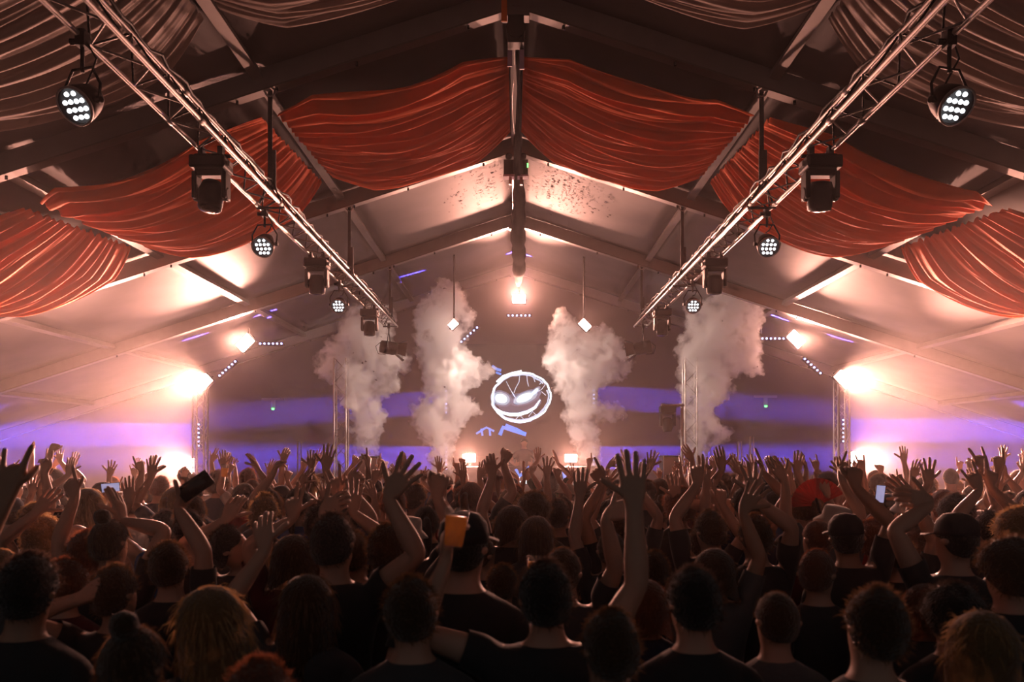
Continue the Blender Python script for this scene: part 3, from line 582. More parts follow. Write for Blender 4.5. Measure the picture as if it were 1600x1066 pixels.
def person_meshes(arms, head=(0, 0, 0), sleeve=2, slim=1.0, lean=0.):
    """arms: {+1: (wrist, hand dir, back-of-hand dir, gesture, pole), -1: ...} in body space; returns body cage and shirt cage"""
    bv, bf, bmi = [], [], []; sv, sf = [], []
    Rh = Matrix.Rotation(head[0], 3, 'Z') @ Matrix.Rotation(head[1], 3, 'X') @ Matrix.Rotation(head[2], 3, 'Y'); piv = V((0, -.005, 1.50))
    def torso_pt(r, k, inf):
        z, rx, rf, rb, yc = ROWS[r]; a = k*math.pi/6; s, c = math.sin(a), math.cos(a)
        w = slim if r < 9 else 1.0
        x = (rx*w+inf)*math.copysign(abs(s)**.86, s); y = yc+((rf if c > 0 else rb)*w+inf)*math.copysign(abs(c)**.9, c)
        p = V((x, y, z))
        if r == 12 and k == 0: p.y += .026; p.z -= .012
        if r == 13 and k in (1, 11): p.y -= .010
        if r == 13 and k == 0: p.y += .004
        if r == 11 and k == 0: p.y += .006
        if 4 <= r <= 7 and k in (2, 3, 4, 8, 9, 10):
            sd = 1 if k < 6 else -1
            if sd in arms:
                up = max(0, arms[sd][0].z-1.35)/.6; p.z += .035*min(1, up)*(r-3)/4
        if r >= 9:
            q = Rh @ (p-piv)+piv; p = p.lerp(q, .5 if r == 9 else 1)
        if lean: p = Matrix.Rotation(lean*max(0, (p.z-.9))/.6*.5, 3, 'X') @ (p-V((0, 0, .9)))+V((0, 0, .9))
        return p
    T = [[0]*12 for _ in range(NR)]; Sh = [[0]*12 for _ in range(NR)]
    for r in range(NR):
        for k in range(12):
            T[r][k] = len(bv); bv.append(torso_pt(r, k, 0))
            if 1 <= r <= 8: Sh[r][k] = len(sv); sv.append(torso_pt(r, k, .014 if r < 8 else .012))
    patch = {(r, k) for r in (4, 5, 6) for k in (2, 3, 8, 9)}
    ears = {(12, 3), (12, 8)}
    for r in range(NR-1):
        for k in range(12):
            k2 = (k+1) % 12
            if (r, k) in patch: continue
            q = (T[r][k], T[r][k2], T[r+1][k2], T[r+1][k])
            if (r, k) in ears:
                sd = 1 if k < 6 else -1; o = Rh @ V((sd*.022, -.012, .004)); c = sum((bv[i] for i in q), V())/4
                n0 = len(bv)
                for i in q: bv.append(c+(bv[i]-c)*.85+o)
                for a in range(4): b = (a+1) % 4; bf.append((q[a], q[b], n0+b, n0+a)); bmi.append(0)
                bf.append((n0, n0+1, n0+2, n0+3)); bmi.append(0)
            else:
                bf.append(q); bmi.append(1 if r < 2 else 0)
            if 1 <= r <= 7: sf.append((Sh[r][k], Sh[r][k2], Sh[r+1][k2], Sh[r+1][k]))
    top = len(bv); bv.append(Rh @ (V((0, -.008, 1.757))-piv)+piv)
    for k in range(12): bf.append((T[NR-1][k], T[NR-1][(k+1) % 12], top)); bmi.append(0)
    # legs
    cr = len(bv); bv.append(V((0, 0, .82)))
    for sd in (1, -1):
        ks = [0, 1, 2, 3, 4, 5, 6] if sd > 0 else [0, 11, 10, 9, 8, 7, 6]
        ring = [T[0][k] for k in ks]+[cr]
        for z, x, rx, ry, yc in ((.70, .095, .082, .088, 0), (.48, .1, .058, .062, .01), (.44, .1, .056, .06, .01), (.30, .105, .055, .06, -.01), (.1, .11, .036, .042, -.015), (.06, .115, .045, .075, .02), (.0, .12, .05, .14, .06)):
            new = []
            for i in range(8):
                a = (i/6*math.pi) if i <= 6 else 1.5*math.pi
                if i < 7: px, py = math.sin(a), math.cos(a)
                else: px, py = -1, 0
                if i in (0, 6): px = -.35
                new.append(len(bv)); bv.append(V((sd*(x+px*rx), yc+py*ry, z)))
            for i in range(8): j = (i+1) % 8; bf.append((ring[i], ring[j], new[j], new[i])); bmi.append(2 if z < .05 else 1)
            ring = new
        bf.append(tuple(ring)); bmi.append(2)
    # arms
    for sd in (1, -1):
        cols = (2, 3, 4) if sd > 0 else (10, 9, 8); a, m, b = cols
        loop = [(4, a), (4, m), (4, b), (5, b), (6, b), (7, b), (7, m), (7, a), (6, a), (5, a)]
        lb = [T[r][k] for r, k in loop]; lsh = [Sh[r][k] for r, k in loop]
        wrist, hd, back, gest, pole = arms[sd]
        up = max(0, min(1, (wrist.z-1.3)/.6))
        S = V((sd*(.172*slim-.012*up), -.006, 1.392+.045*up))
        E, wrist = ik(S, wrist, pole)
        d1 = (E-S).normalized(); d2 = (wrist-E).normalized(); dm = (d1+d2).normalized() if (d1+d2).length > .1 else d1
        d0 = (V((sd, 0, 0))*.8+d1).normalized()
        hd = hd.normalized(); back = (back-hd*back.dot(hd)).normalized(); thumb = back.cross(hd)*sd   # right hand: u x v = t
        stations = [(S+d1*.045, d0, .066, .066), (S+d1*.13, d1, .056, .056), (S+d1*.215, d1, .049, .049), (E-d1*.03, d1, .043, .043), (E, dm, .043, .044), (E+d2*.045, d2, .046, .046), (E+d2*.1, d2, .044, .044), (E+d2*.18, d2, .035, .035), (wrist-d2*.02, d2, .031, .026)]
        # frames by parallel transport from the hand back to the shoulder
        fr = []; u = thumb; t_prev = hd
        for c, t, ru, rv in reversed(stations):
            qd = t_prev.rotation_difference(t); u = qd @ u; u = (u-t*u.dot(t)).normalized(); t_prev = t; fr.append(u)
        fr.reverse()
        # residual twist to the torso loop, spread over the upper arm
        u0 = fr[0]; t0 = stations[0][1]; v0 = (t0.cross(u0))*sd; cen = sum((bv[i] for i in lb), V())/10
        phs = []
        for i in lb: p = bv[i]-cen; phs.append(math.atan2(p.dot(v0), p.dot(u0)))
        best = None
        for rev in (0, 1):
            seq = list(range(10)) if not rev else list(range(9, -1, -1))
            for sh in range(10):
                e = 0; sx_ = cx_ = 0
                for k in range(10):
                    dph = phs[seq[(k+sh) % 10]]-(k+.5)*math.pi/5; sx_ += math.sin(dph); cx_ += math.cos(dph)
                R_ = math.hypot(sx_, cx_); off = math.atan2(sx_, cx_); cost = (10-R_)*2+abs(off)
                if best is None or cost < best[0]: best = (cost, [seq[(k+sh) % 10] for k in range(10)], off)
        order, off = best[1], best[2]
        def ringpts(c, t, u, ru, rv, tw):
            v = t.cross(u)*sd; o = []
            for k in range(10):
                ph = (k+.5)*math.pi/5+tw; o.append(c+u*(ru*math.cos(ph))+v*(rv*math.sin(ph)))
            return o
        ring = [lb[i] for i in order]; sring = [lsh[i] for i in order]
        nst = len(stations)
        for si, (c, t, ru, rv) in enumerate(stations):
            tw = off*max(0, 1-si/4)
            new = [len(bv)+i for i in range(10)]; bv += ringpts(c, t, fr[si], ru*(.9+.1*slim), rv*(.9+.1*slim), tw)
            for k in range(10): j = (k+1) % 10; bf.append((ring[k], ring[j], new[j], new[k])); bmi.append(0)
            ring = new
            if si <= sleeve and sleeve >= 0:
                g = .014 if si < 3 else .010
                ns = [len(sv)+i for i in range(10)]; sv += ringpts(c, t, fr[si], ru+g, rv+g, tw)
                for k in range(10): j = (k+1) % 10; sf.append((sring[k], sring[j], ns[j], ns[k]))
                sring = ns
        # hand
        def handring(dist, ru, rv, arc=0.):
            o = []; c = wrist+hd*dist
            for k in range(10):
                i = k if k < 5 else 9-k; s = 1-.5*i; z = rv*(.75 if i in (0, 4) else 1.0)*(1 if k < 5 else -1)
                o.append(c+thumb*(ru*s)+back*z+hd*(arc*(-.35 if i == 4 else (.3 if i in (1, 2) else 0))))
            return o
        rings = []
        for dist, ru, rv, arc in ((.012, .031, .021, 0), (.042, .040, .021, 0), (.072, .046, .019, .01), (.100, .046, .016, .02)):
            new = [len(bv)+i for i in range(10)]; bv += handring(dist, ru, rv, arc)
            for k in range(10):
                j = (k+1) % 10
                if len(rings) == 2 and k == 9: continue      # the thumb grows from this face
                bf.append((ring[k], ring[j], new[j], new[k])); bmi.append(0)
            rings.append(new); ring = new
        def digit(q, d, segs, curls, rad, axis, nrm):
            c = sum((bv[i] for i in q), V())/4; prev = q; lat = axis.normalized(); pos = c.copy(); first = True
            for L_, cu in zip(segs, curls):
                d = Matrix.Rotation(-math.radians(cu)*1.0, 3, lat) @ d if nrm.dot(Matrix.Rotation(-math.radians(8), 3, lat) @ d) < nrm.dot(d) else Matrix.Rotation(math.radians(cu), 3, lat) @ d
                nb = lat.cross(d).normalized()
                if nb.dot(back) < 0 and first: pass
                steps = (.4, 1.0) if first else (1.0,)
                for s_ in steps:
                    pc = pos+d*(L_*s_); new = []
                    w = rad*(1.0 if first else .94)
                    for (su, sv2) in sgn:
                        new.append(len(bv)); bv.append(pc+lat*(su*w)+nb*(sv2*w)*nbs)
                    for a_ in range(4): b_ = (a_+1) % 4; bf.append((prev[a_], prev[b_], new[b_], new[a_])); bmi.append(0)
                    prev = new
                pos = pos+d*L_; first = False; rad *= .95; nrm = (nrm-d*nrm.dot(d)); nrm = nrm.normalized() if nrm.length > .1 else -nb*nbs
            bf.append(tuple(prev)); bmi.append(0)
        curls = GEST[gest]; spr = {'spread': 13, 'open': 6, 'horns': 6, 'peace': 8}.get(gest, 1.5)
        segL = [(.044, .026, .022), (.049, .030, .023), (.046, .028, .023), (.035, .021, .02)]
        kn = rings[3]
        for i in range(4):
            q = (kn[i], kn[i+1], kn[8-i], kn[9-i])
            sgn = [(1, 1), (-1, 1), (-1, -1), (1, -1)]
            ang_ = math.radians((1.5-i)*spr); d = (hd*math.cos(ang_)+thumb*math.sin(ang_)).normalized(); lat = (thumb-d*thumb.dot(d)).normalized()
            nb0 = lat.cross(d); nbs = 1 if nb0.dot(back) > 0 else -1
            digit(q, d, segL[i], curls[i], (.0118, .0122, .0116, .0102)[i], lat, back*-1 if False else back)
        q = (rings[1][9], rings[1][0], rings[2][0], rings[2][9])
        tc = curls[1][0] > 50
        d = (thumb*.8+hd*.6-back*.25).normalized() if not tc else (thumb*.25+hd*.75-back*.65).normalized()
        lat = hd-d*hd.dot(d); lat = lat.normalized(); nb0 = lat.cross(d); nbs = 1 if nb0.dot(back) > 0 else -1
        sgn = [(-1, -1), (-1, 1), (1, 1), (1, -1)]
        digit(q, d, (.036, .03, .024), (0, 8, 10), .0135, lat, back)
    return bv, bf, bmi, sv, sf
def to_obj(name, v, f, mi, mats, parent, lvl):
    me = bpy.data.meshes.new(name); me.from_pydata([tuple(p) for p in v], [], f)
    if mi: me.polygons.foreach_set('material_index', mi)
    bm = bmesh.new(); bm.from_mesh(me)
    loose = [x for x in bm.verts if not x.link_faces]
    if loose: bmesh.ops.delete(bm, geom=loose, context='VERTS')
    bmesh.ops.recalc_face_normals(bm, faces=bm.faces); bm.to_mesh(me); bm.free()
    me.polygons.foreach_set('use_smooth', [True]*len(me.polygons))
    for m in mats: me.materials.append(m)
    o = bpy.data.objects.new(name, me); COL.objects.link(o); o.parent = parent
    s = o.modifiers.new('sub', 'SUBSURF'); s.levels = lvl; s.render_levels = lvl
    return o
# hair: shells around the skull, shared between people
def hair_mesh(style, seed):
    r2 = random.Random(seed); mb = MB(); NA, NP = 28, 12
    thick = {'short': .015, 'curly': .03, 'long': .016, 'bun': .015, 'pony': .015, 'crop': .010, 'bob': .018, 'quiff': .018}[style]
    drop = {'long': .34, 'bob': .13}.get(style, 0); C = V((0, -.006, 1.645)); vs = []; fs = []
    def limit(az):                                   # az 0 = face
        f = (1+math.cos(az))/2; return math.radians(128-70*f**1.5-(18*math.exp(-((abs(abs(az)-1.6))/.35)**2)))
    def surf(az, pol, th):
        n = V((math.sin(az)*math.sin(pol), math.cos(az)*math.sin(pol), math.cos(pol)))
        back = 1 if n.y < 0 else 0
        return C+V((n.x*(.078+th+(.02 if style in ('long', 'bob', 'curly') else .002)), n.y*((.104 if back else .09)+th), n.z*(.110+th)))
    for j in range(NP+1):
        for i in range(NA):
            az = -math.pi+2*math.pi*i/NA; lim = limit(az)
            if drop:
                w = max(0, min(1, (abs(az)-.95)/.5)); lim2 = min(lim, math.radians(100)) if w else lim
                s = j/NP*1.0; cut = .55
                if s <= cut or w == 0: p = surf(az, lim2*(s/cut if w else s), thick)
                else:
                    q = (s-cut)/(1-cut); p = surf(az, lim2, thick); p = V((p.x*(1+.12*q), p.y-.015*q+.012*math.sin(q*3), p.z-drop*w*q*(.8+.2*math.cos(az*3))))
            else: p = surf(az, lim*j/NP, thick)
            amp = .011 if style == 'curly' else .004
            sc = 28 if style == 'curly' else 16
            nrm = (p-C).normalized(); p += nrm*amp*(noise.noise(p*sc+V((seed, 0, 0)))+.6*noise.noise(p*sc*2.3))
            if style == 'quiff' and az*az < 1.2: p += V((0, .006, .028))*max(0, math.sin(math.pi*min(1, (j/NP)*1.1)))
            vs.append(p)
    for j in range(NP):
        for i in range(NA): k = (i+1) % NA; fs.append((j*NA+i, j*NA+k, (j+1)*NA+k, (j+1)*NA+i))
    mb.add(vs, fs)
    if style == 'bun': mb.lathe([(.01, .05), (.034, .038), (.042, .01), (.036, -.02), (.02, -.03)], Matrix.Translation((0, -.05, 1.775)), 14)
    if style == 'pony': mb.tube([(0, -.1, 1.69), (0, -.15, 1.68), (0, -.165, 1.6), (0, -.155, 1.5), (0, -.15, 1.4)], [.02, .03, .036, .03, .008], 10)
    base = list(vs)                                  # loose strands, coloured lighter to imitate back light
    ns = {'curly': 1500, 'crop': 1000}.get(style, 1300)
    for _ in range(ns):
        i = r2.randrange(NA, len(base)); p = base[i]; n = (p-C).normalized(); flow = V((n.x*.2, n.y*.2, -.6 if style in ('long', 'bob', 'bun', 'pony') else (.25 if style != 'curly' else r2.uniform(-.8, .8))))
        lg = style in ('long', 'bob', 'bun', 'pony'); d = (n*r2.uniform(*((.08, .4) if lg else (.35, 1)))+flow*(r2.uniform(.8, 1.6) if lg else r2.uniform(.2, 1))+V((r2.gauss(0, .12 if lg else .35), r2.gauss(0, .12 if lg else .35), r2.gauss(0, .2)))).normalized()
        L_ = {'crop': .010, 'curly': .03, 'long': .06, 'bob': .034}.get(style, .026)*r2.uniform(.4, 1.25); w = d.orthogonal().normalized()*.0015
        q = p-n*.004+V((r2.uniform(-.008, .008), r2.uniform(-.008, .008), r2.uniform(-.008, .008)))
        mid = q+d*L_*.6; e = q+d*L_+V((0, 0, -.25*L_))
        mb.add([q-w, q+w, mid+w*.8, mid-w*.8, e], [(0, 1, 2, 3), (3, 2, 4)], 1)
    return mb.mesh('hair', True)
def hat_mesh(kind):
    mb = MB(); C = Matrix.Translation((0, -.006, 1.645)) @ Matrix.Diagonal((.93, 1.12, 1, 1))
    if kind == 'cap':
        mb.lathe([(.097, .022), (.099, .05), (.09, .09), (.06, .122), (.02, .132), (.001, .133)], C, 24)
        n = 10; vs = []
        for j in range(2):
            for i in range(n+1):
                a = math.radians(-62+124*i/n); r_ = .098 if j == 0 else .098+.075*math.cos(a*.9); vs.append((r_*math.sin(a)*.95, -.006+r_*math.cos(a)*1.1, 1.67-(.012 if j else 0)))
        mb.add(vs+[(x, y, z+.005) for x, y, z in vs], [(i, i+1, n+2+i, n+1+i) for i in range(n)]+[(2*n+2+i, 3*n+3+i, 3*n+4+i, 2*n+3+i) for i in range(n)])
    else:
        mb.lathe([(.15, .0), (.145, .008), (.1, .045), (.095, .1), (.085, .118), (.04, .124), (.001, .125)], C, 24)
    return mb.mesh(kind, True)
STY = ['short', 'curly', 'long', 'bun', 'pony', 'crop', 'bob', 'quiff']
SWORD = {'short': 'short-haired', 'curly': 'curly-haired', 'long': 'long-haired', 'bun': 'bun-haired', 'pony': 'ponytailed', 'crop': 'close-cropped', 'bob': 'bob-haired', 'quiff': 'quiffed', 'bald': 'bald', 'cap': 'capped', 'bucket': 'bucket-hatted'}
HM = {}
def hair_data(style, col):
    k = (style, col)
    if k not in HM:
        me = hair_mesh(style, 7+STY.index(style)) ; me.materials.append(HAIRM[col]); me.materials.append(RIMLIT_STRAND[col]); HM[k] = me
    return HM[k]
HATS = {}
PEOPLE = []
def side_word(s): return 'right' if s > 0 else 'left'
def person(px, d, height, style='short', hcol='brown', shirt='black', arms=None, skin=0, yaw=0., head=(0, 0, 0), sleeve=2, label=None, slim=1., seed=0):
    """arms: list of (side, wrist px, wrist py, depth offset, gesture, tilt deg in the picture, 'f' palm to stage | 'b' palm to viewer | 's' edge on)"""
    x = (px-CX)*d/F; k = height/1.75; loc = V((x, d, 0)); rz = yaw; Ri = Matrix.Rotation(-rz, 3, 'Z'); A = {}; txt = {}
    r2 = random.Random(seed*7+3)
    for a in arms or []:
        sd, wx, wy, dd, g, tilt, pf = a; wp = P(wx, wy, d+dd); wl = Ri @ ((wp-loc)/k)
        th = math.radians(tilt); hdv = V((math.sin(th), .12, math.cos(th))); bk = {'f': V((0, -1, .1)), 'b': V((0, 1, -.1)), 's': V((sd*.95, -.3, 0))}[pf]
        A[sd] = (wl, Ri @ hdv, Ri @ bk, g, V((sd*.9, -.25, -.35))); txt[sd] = GWORD[g]
    for sd in (1, -1):
        if sd not in A:
            A[sd] = (V((sd*(.24+r2.uniform(0, .03)), .06+r2.uniform(0, .1), .88+r2.uniform(0, .06))), V((0, .25, -1)), V((sd, 0, 0)), 'relaxed', V((sd*.3, -1, 0)))
    bv, bf, bmi, sv, sf = person_meshes(A, head, sleeve, slim)
    lvl = 2 if d < 5.2 else 1
    b = to_obj('person', bv, bf, bmi, [SKIN[skin], TROUS, SHOE], None, lvl)
    b.location = loc; b.rotation_euler = (0, 0, rz); b.scale = (k, k, k)
    to_obj('shirt', sv, sf, None, [SHIRT[shirt]], b, lvl)
    pv = V((0, -.005, 1.50)); Rh = Matrix.Rotation(head[0], 4, 'Z') @ Matrix.Rotation(head[1], 4, 'X') @ Matrix.Rotation(head[2], 4, 'Y')
    Mh = Matrix.Translation(pv) @ Rh @ Matrix.Translation(-pv)
    if style in ('cap', 'bucket'):
        if style not in HATS:
            me = hat_mesh(style); me.materials.append(CAPM if style == 'cap' else HATM); HATS[style] = me
        h = bpy.data.objects.new('cap' if style == 'cap' else 'bucket_hat', HATS[style]); COL.objects.link(h); h.parent = b; h.matrix_local = Mh
        h = bpy.data.objects.new('hair', hair_data('crop', hcol)); COL.objects.link(h); h.parent = b; h.matrix_local = Mh
    elif style != 'bald':
        h = bpy.data.objects.new('hair', hair_data(style, hcol)); COL.objects.link(h); h.parent = b; h.matrix_local = Mh
    b['category'] = 'person'; b['group'] = 'concert crowd'
    PEOPLE.append(dict(o=b, px=px, d=d, style=style, hcol=hcol, shirt=shirt, txt=txt, label=label, loc=loc, k=k, A=A, rz=rz))
    return b
def H(py, d): return CZ-(py-CY)*d/F                  # height of a head whose top shows at picture row py
# people picked out in the photograph: (x, head top, distance, hair, colour, shirt, arms, skin, label)
NAMED = [
 (1360, 920, 2.5, 'short', 'brown', 'black', [], 0, 'dark-haired person, back of head large at the bottom, right of centre'),
 (1530, 957, 2.2, 'long', 'blond', 'black', [], 0, 'long blond-haired person, head at the bottom right corner'),
 (1085, 890, 2.8, 'short', 'black', 'black', [], 0, 'tall dark-haired person with large dark head, low right of centre'),
 (950, 955, 2.5, 'short', 'brown', 'charcoal', [], 0, 'brown-haired person, head low at the bottom just right of centre'),
 (855, 880, 2.75, 'short', 'black', 'black', [(1, 991, 794, -.05, 'open', -2, 'f'), (-1, 697, 878, .05, 'hold', 0, 's')], 0, 'person thrusting the largest open hand up, amber cup in the other'),
 (476, 900, 3.2, 'long', 'brown', 'charcoal', [(-1, 415, 860, .2, 'relaxed', -10, 'f')], 0, 'long brown-haired person low at left of centre with rim-lit crown'),
 (336, 918, 2.7, 'long', 'blond', 'black', [], 0, 'long blond-haired person at the lower left with glowing hair edge'),
 (213, 978, 2.3, 'bun', 'brown', 'black', [], 0, 'person with brown bun at the bottom left'),
 (415, 1030, 2.05, 'short', 'auburn', 'black', [], 0, 'auburn-haired person, only the head top showing at the bottom edge'),
 (185, 887, 3.4, 'short', 'brown', 'black', [(-1, 128, 935, -.1, 'fist', 60, 'f')], 0, 'person with an elbow stretched out at the lower left'),
 (40, 880, 2.8, 'short', 'black', 'black', [(-1, 12, 776, .1, 'horns', 6, 'f')], 1, 'dark-haired person at the left edge making a horns sign'),
 (102, 880, 3.9, 'curly', 'auburn', 'maroon', [], 0, 'auburn curly-haired person near the left edge, in the shade'),
 (1211, 925, 3.1, 'crop', 'brown', 'grey', [], 0, 'close-cropped person in grey low at the right of centre'),
 (1278, 858, 3.9, 'crop', 'auburn', 'black', [], 0, 'close-cropped auburn-haired person, head turned rightward, red-lit'),
 (1578, 848, 3.3, 'curly', 'brown', 'black', [], 0, 'curly brown-haired person cut by the right edge'),
 (1490, 918, 3.1, 'curly', 'black', 'black', [], 0, 'black curly-haired person low near the right edge, above the blond head'),
 (1440, 914, 3.7, 'bob', 'auburn', 'charcoal', [], 0, 'auburn bob-haired person low between two dark arms at right'),
 (1008, 907, 3.6, 'bob', 'auburn', 'navy', [], 0, 'auburn bob-haired person in navy behind the tall dark head'),
 (1020, 862, 4.6, 'short', 'brown', 'black', [], 1, 'brown-haired person in black just right of the largest hand'),
 (722, 876, 4.1, 'pony', 'brown', 'black', [], 0, 'ponytailed person below the amber cup'),
 (523, 807, 3.6, 'short', 'black', 'black', [(1, 605, 778, -.1, 'spread', 36, 'f')], 0, 'tall dark-haired person reaching a spread hand up to the right, left of centre'),
 (610, 822, 3.9, 'short', 'brown', 'charcoal', [(1, 682, 778, 0, 'fist', 10, 'f')], 0, 'person punching a fist up before the second smoke column'),
 (724, 805, 3.2, 'cap', 'black', 'black', [], 0, 'person in a black cap with an amber cup held beside the head'),
 (645, 905, 2.75, 'short', 'brown', 'charcoal', [], 0, 'short-haired person in charcoal low at centre, left of the raised amber cup'),
 (176, 812, 4.0, 'bun', 'brown', 'black', [(1, 191, 814, .1, 'flat', -18, 's')], 0, 'person with brown bun and flat raised hand at left'),
 (125, 817, 4.9, 'bald', 'brown', 'black', [], 0, 'bald person near the left edge with rim-lit crown'),
 (70, 812, 4.7, 'curly', 'blond', 'black', [(-1, 56, 802, -.2, 'open', 38, 'f')], 0, 'blond curly-haired person with a tilted open hand at the left edge'),
 (318, 803, 5.1, 'quiff', 'black', 'black', [], 0, 'person in dark sunglasses with red-lit face looking up'),
 (268, 850, 3.9, 'short', 'brown', 'black', [(1, 276, 792, .0, 'hold', 40, 's')], 0, 'person raising a black phone at left'),
 (378, 820, 4.5, 'short', 'black', 'black', [(-1, 352, 815, .1, 'relaxed', 25, 'f')], 0, 'dark-haired person right of the sunglasses wearer'),
 (835, 774, 6.0, 'curly', 'brown', 'black', [], 0, 'curly brown-haired person at centre with glowing hair outline'),
 (838, 808, 5.3, 'long', 'brown', 'charcoal', [], 0, 'long brown-haired person at centre below the booth'),
 (872, 783, 5.7, 'short', 'black', 'black', [], 1, 'dark-haired person just right of centre with broad head'),
 (800, 800, 5.1, 'bob', 'brown', 'black', [(-1, 770, 745, .1, 'relaxed', -12, 'f')], 0, 'bob-haired person raising a loose hand at centre'),
 (1093, 824, 5.4, 'short', 'brown', 'charcoal', [(1, 1128, 790, 0, 'point', -4, 'f')], 0, 'person pointing upward below the fourth smoke column, nearer one'),
 (1272, 812, 5.0, 'crop', 'auburn', 'maroon', [], 0, 'close-cropped person with a pink-lit round head at right'),
 (1325, 806, 4.5, 'cap', 'black', 'black', [(1, 1336, 762, 0, 'fist', 0, 'f')], 1, 'capped person raising a fist into the far right flood light'),
 (1372, 816, 5.0, 'curly', 'auburn', 'maroon', [], 0, 'auburn curly-haired person lit red at right'),
 (1435, 823, 5.4, 'quiff', 'auburn', 'maroon', [], 0, 'auburn quiffed person lit pink at right'),
 (1492, 806, 4.0, 'cap', 'black', 'black', [(-1, 1459, 785, .05, 'relaxed', -80, 'f')], 0, 'capped person with a thick bent arm at right'),
 (1592, 800, 4.0, 'curly', 'blond', 'black', [], 0, 'blond curly-haired person at the right edge'),
 (775, 818, 5.4, 'curly', 'brown', 'black', [], 0, 'curly-haired person beside the black cap at centre'),
 (880, 868, 3.8, 'crop', 'brown', 'charcoal', [(1, 945, 806, -.2, 'relaxed', 72, 'f')], 0, 'person with a bent wrist flopping rightward, right of centre'),
 (955, 836, 4.9, 'crop', 'brown', 'black', [(-1, 906, 778, .1, 'open', 2, 'f')], 0, 'person raising an open left hand right of the low flood light'),
 (1060, 767, 6.3, 'curly', 'auburn', 'black', [(1, 1056, 782, -.1, 'open', -4, 'f')], 0, 'curly auburn-haired person with an open hand before the speaker cabinet'),
 (1182, 806, 4.6, 'short', 'brown', 'black', [(1, 1177, 778, -.1, 'spread', 0, 'f')], 0, 'person spreading all fingers right of the fourth smoke column'),
 (1112, 800, 5.0, 'short', 'brown', 'black', [(-1, 1090, 757, .1, 'point', 0, 'f')], 0, 'person pointing one finger at the fourth smoke column base'),
 (1262, 772, 6.8, 'curly', 'brown', 'grey', [(1, 1292, 772, -.4, 'point', -16, 'f')], 0, 'curly-haired person pointing a finger up, right of the smoke'),
 (412, 778, 5.8, 'quiff', 'blond', 'black', [], 0, 'blond quiffed person left of centre with glowing hair'),
 (458, 838, 4.2, 'bob', 'brown', 'maroon', [(-1, 458, 812, .0, 'peace', 0, 'f'), (1, 500, 800, -.1, 'relaxed', 62, 'f')], 0, 'person with two fingers up and the other hand bent over a head'),
 (556, 832, 4.2, 'short', 'brown', 'black', [(1, 551, 802, 0, 'open', 2, 'f'), (-1, 528, 778, .1, 'horns', -14, 'f')], 0, 'person with both hands up before the first smoke column'),
 (140, 838, 4.5, 'curly', 'auburn', 'black', [(-1, 118, 778, 0, 'point', -22, 'f')], 0, 'person pointing a finger up leftward at left'),
 (1408, 852, 4.2, 'short', 'brown', 'black', [(1, 1428, 782, 0, 'open', -42, 'f')], 0, 'person slanting an open hand leftward at right'),
 (1545, 800, 5.2, 'short', 'black', 'black', [(-1, 1531, 766, 0, 'horns', -24, 'f'), (1, 1547, 762, .1, 'point', 8, 'f')], 0, 'person crossing two raised arms near the right edge'),
 (965, 800, 5.4, 'short', 'brown', 'black', [(-1, 942, 757, .0, 'point', -28, 'f')], 1, 'person pointing toward the third smoke column, left of the largest hand'),
 (785, 885, 3.6, 'short', 'brown', 'black', [(1, 822, 905, .15, 'hold', 35, 's')], 0, 'person lifting a small amber glass just right of centre'),
]
def placed_ok(x, y, rmin):
    for q in PEOPLE:
        if (q['loc'].x-x)**2+(q['loc'].y-y)**2 < rmin*rmin: return False
    return True
for i, (px, py, d, sty, hc, shc, arms, sk, lab) in enumerate(NAMED):
    hd = (rnd.uniform(-.25, .25), rnd.uniform(-.02, .14), rnd.uniform(-.08, .08))
    if 'sunglasses' in lab: hd = (-1.15, .42, .0)
    if 'turned rightward' in lab: hd = (-.6, .1, 0)
    while not placed_ok((px-CX)*d/F, d, .34): d += .07    # nobody stands inside somebody else
    h = max(1.48, min(1.92, H(py, d)-.012))
    for a in arms:                                   # step the body in under a hand held high
        for _ in range(14):
            k = h/1.75; wp = P(a[1], a[2], d+a[3]); S = V(((px-CX)*d/F+a[0]*.16*k, d, 1.435*k))
            if (wp-S).length <= .545*k: break
            dx = wp.x-S.x
            if abs(dx) > .06: px += max(-.02, min(.02, dx))*F/d
            elif h < 1.88: h += .012
            else: break
    person(px, d, h, sty, hc, shc, arms, sk, 0, hd, rnd.choice((2, 2, 1, 3)) if not arms else rnd.choice((1, 2)), lab, 1+rnd.uniform(-.06, .06), i)
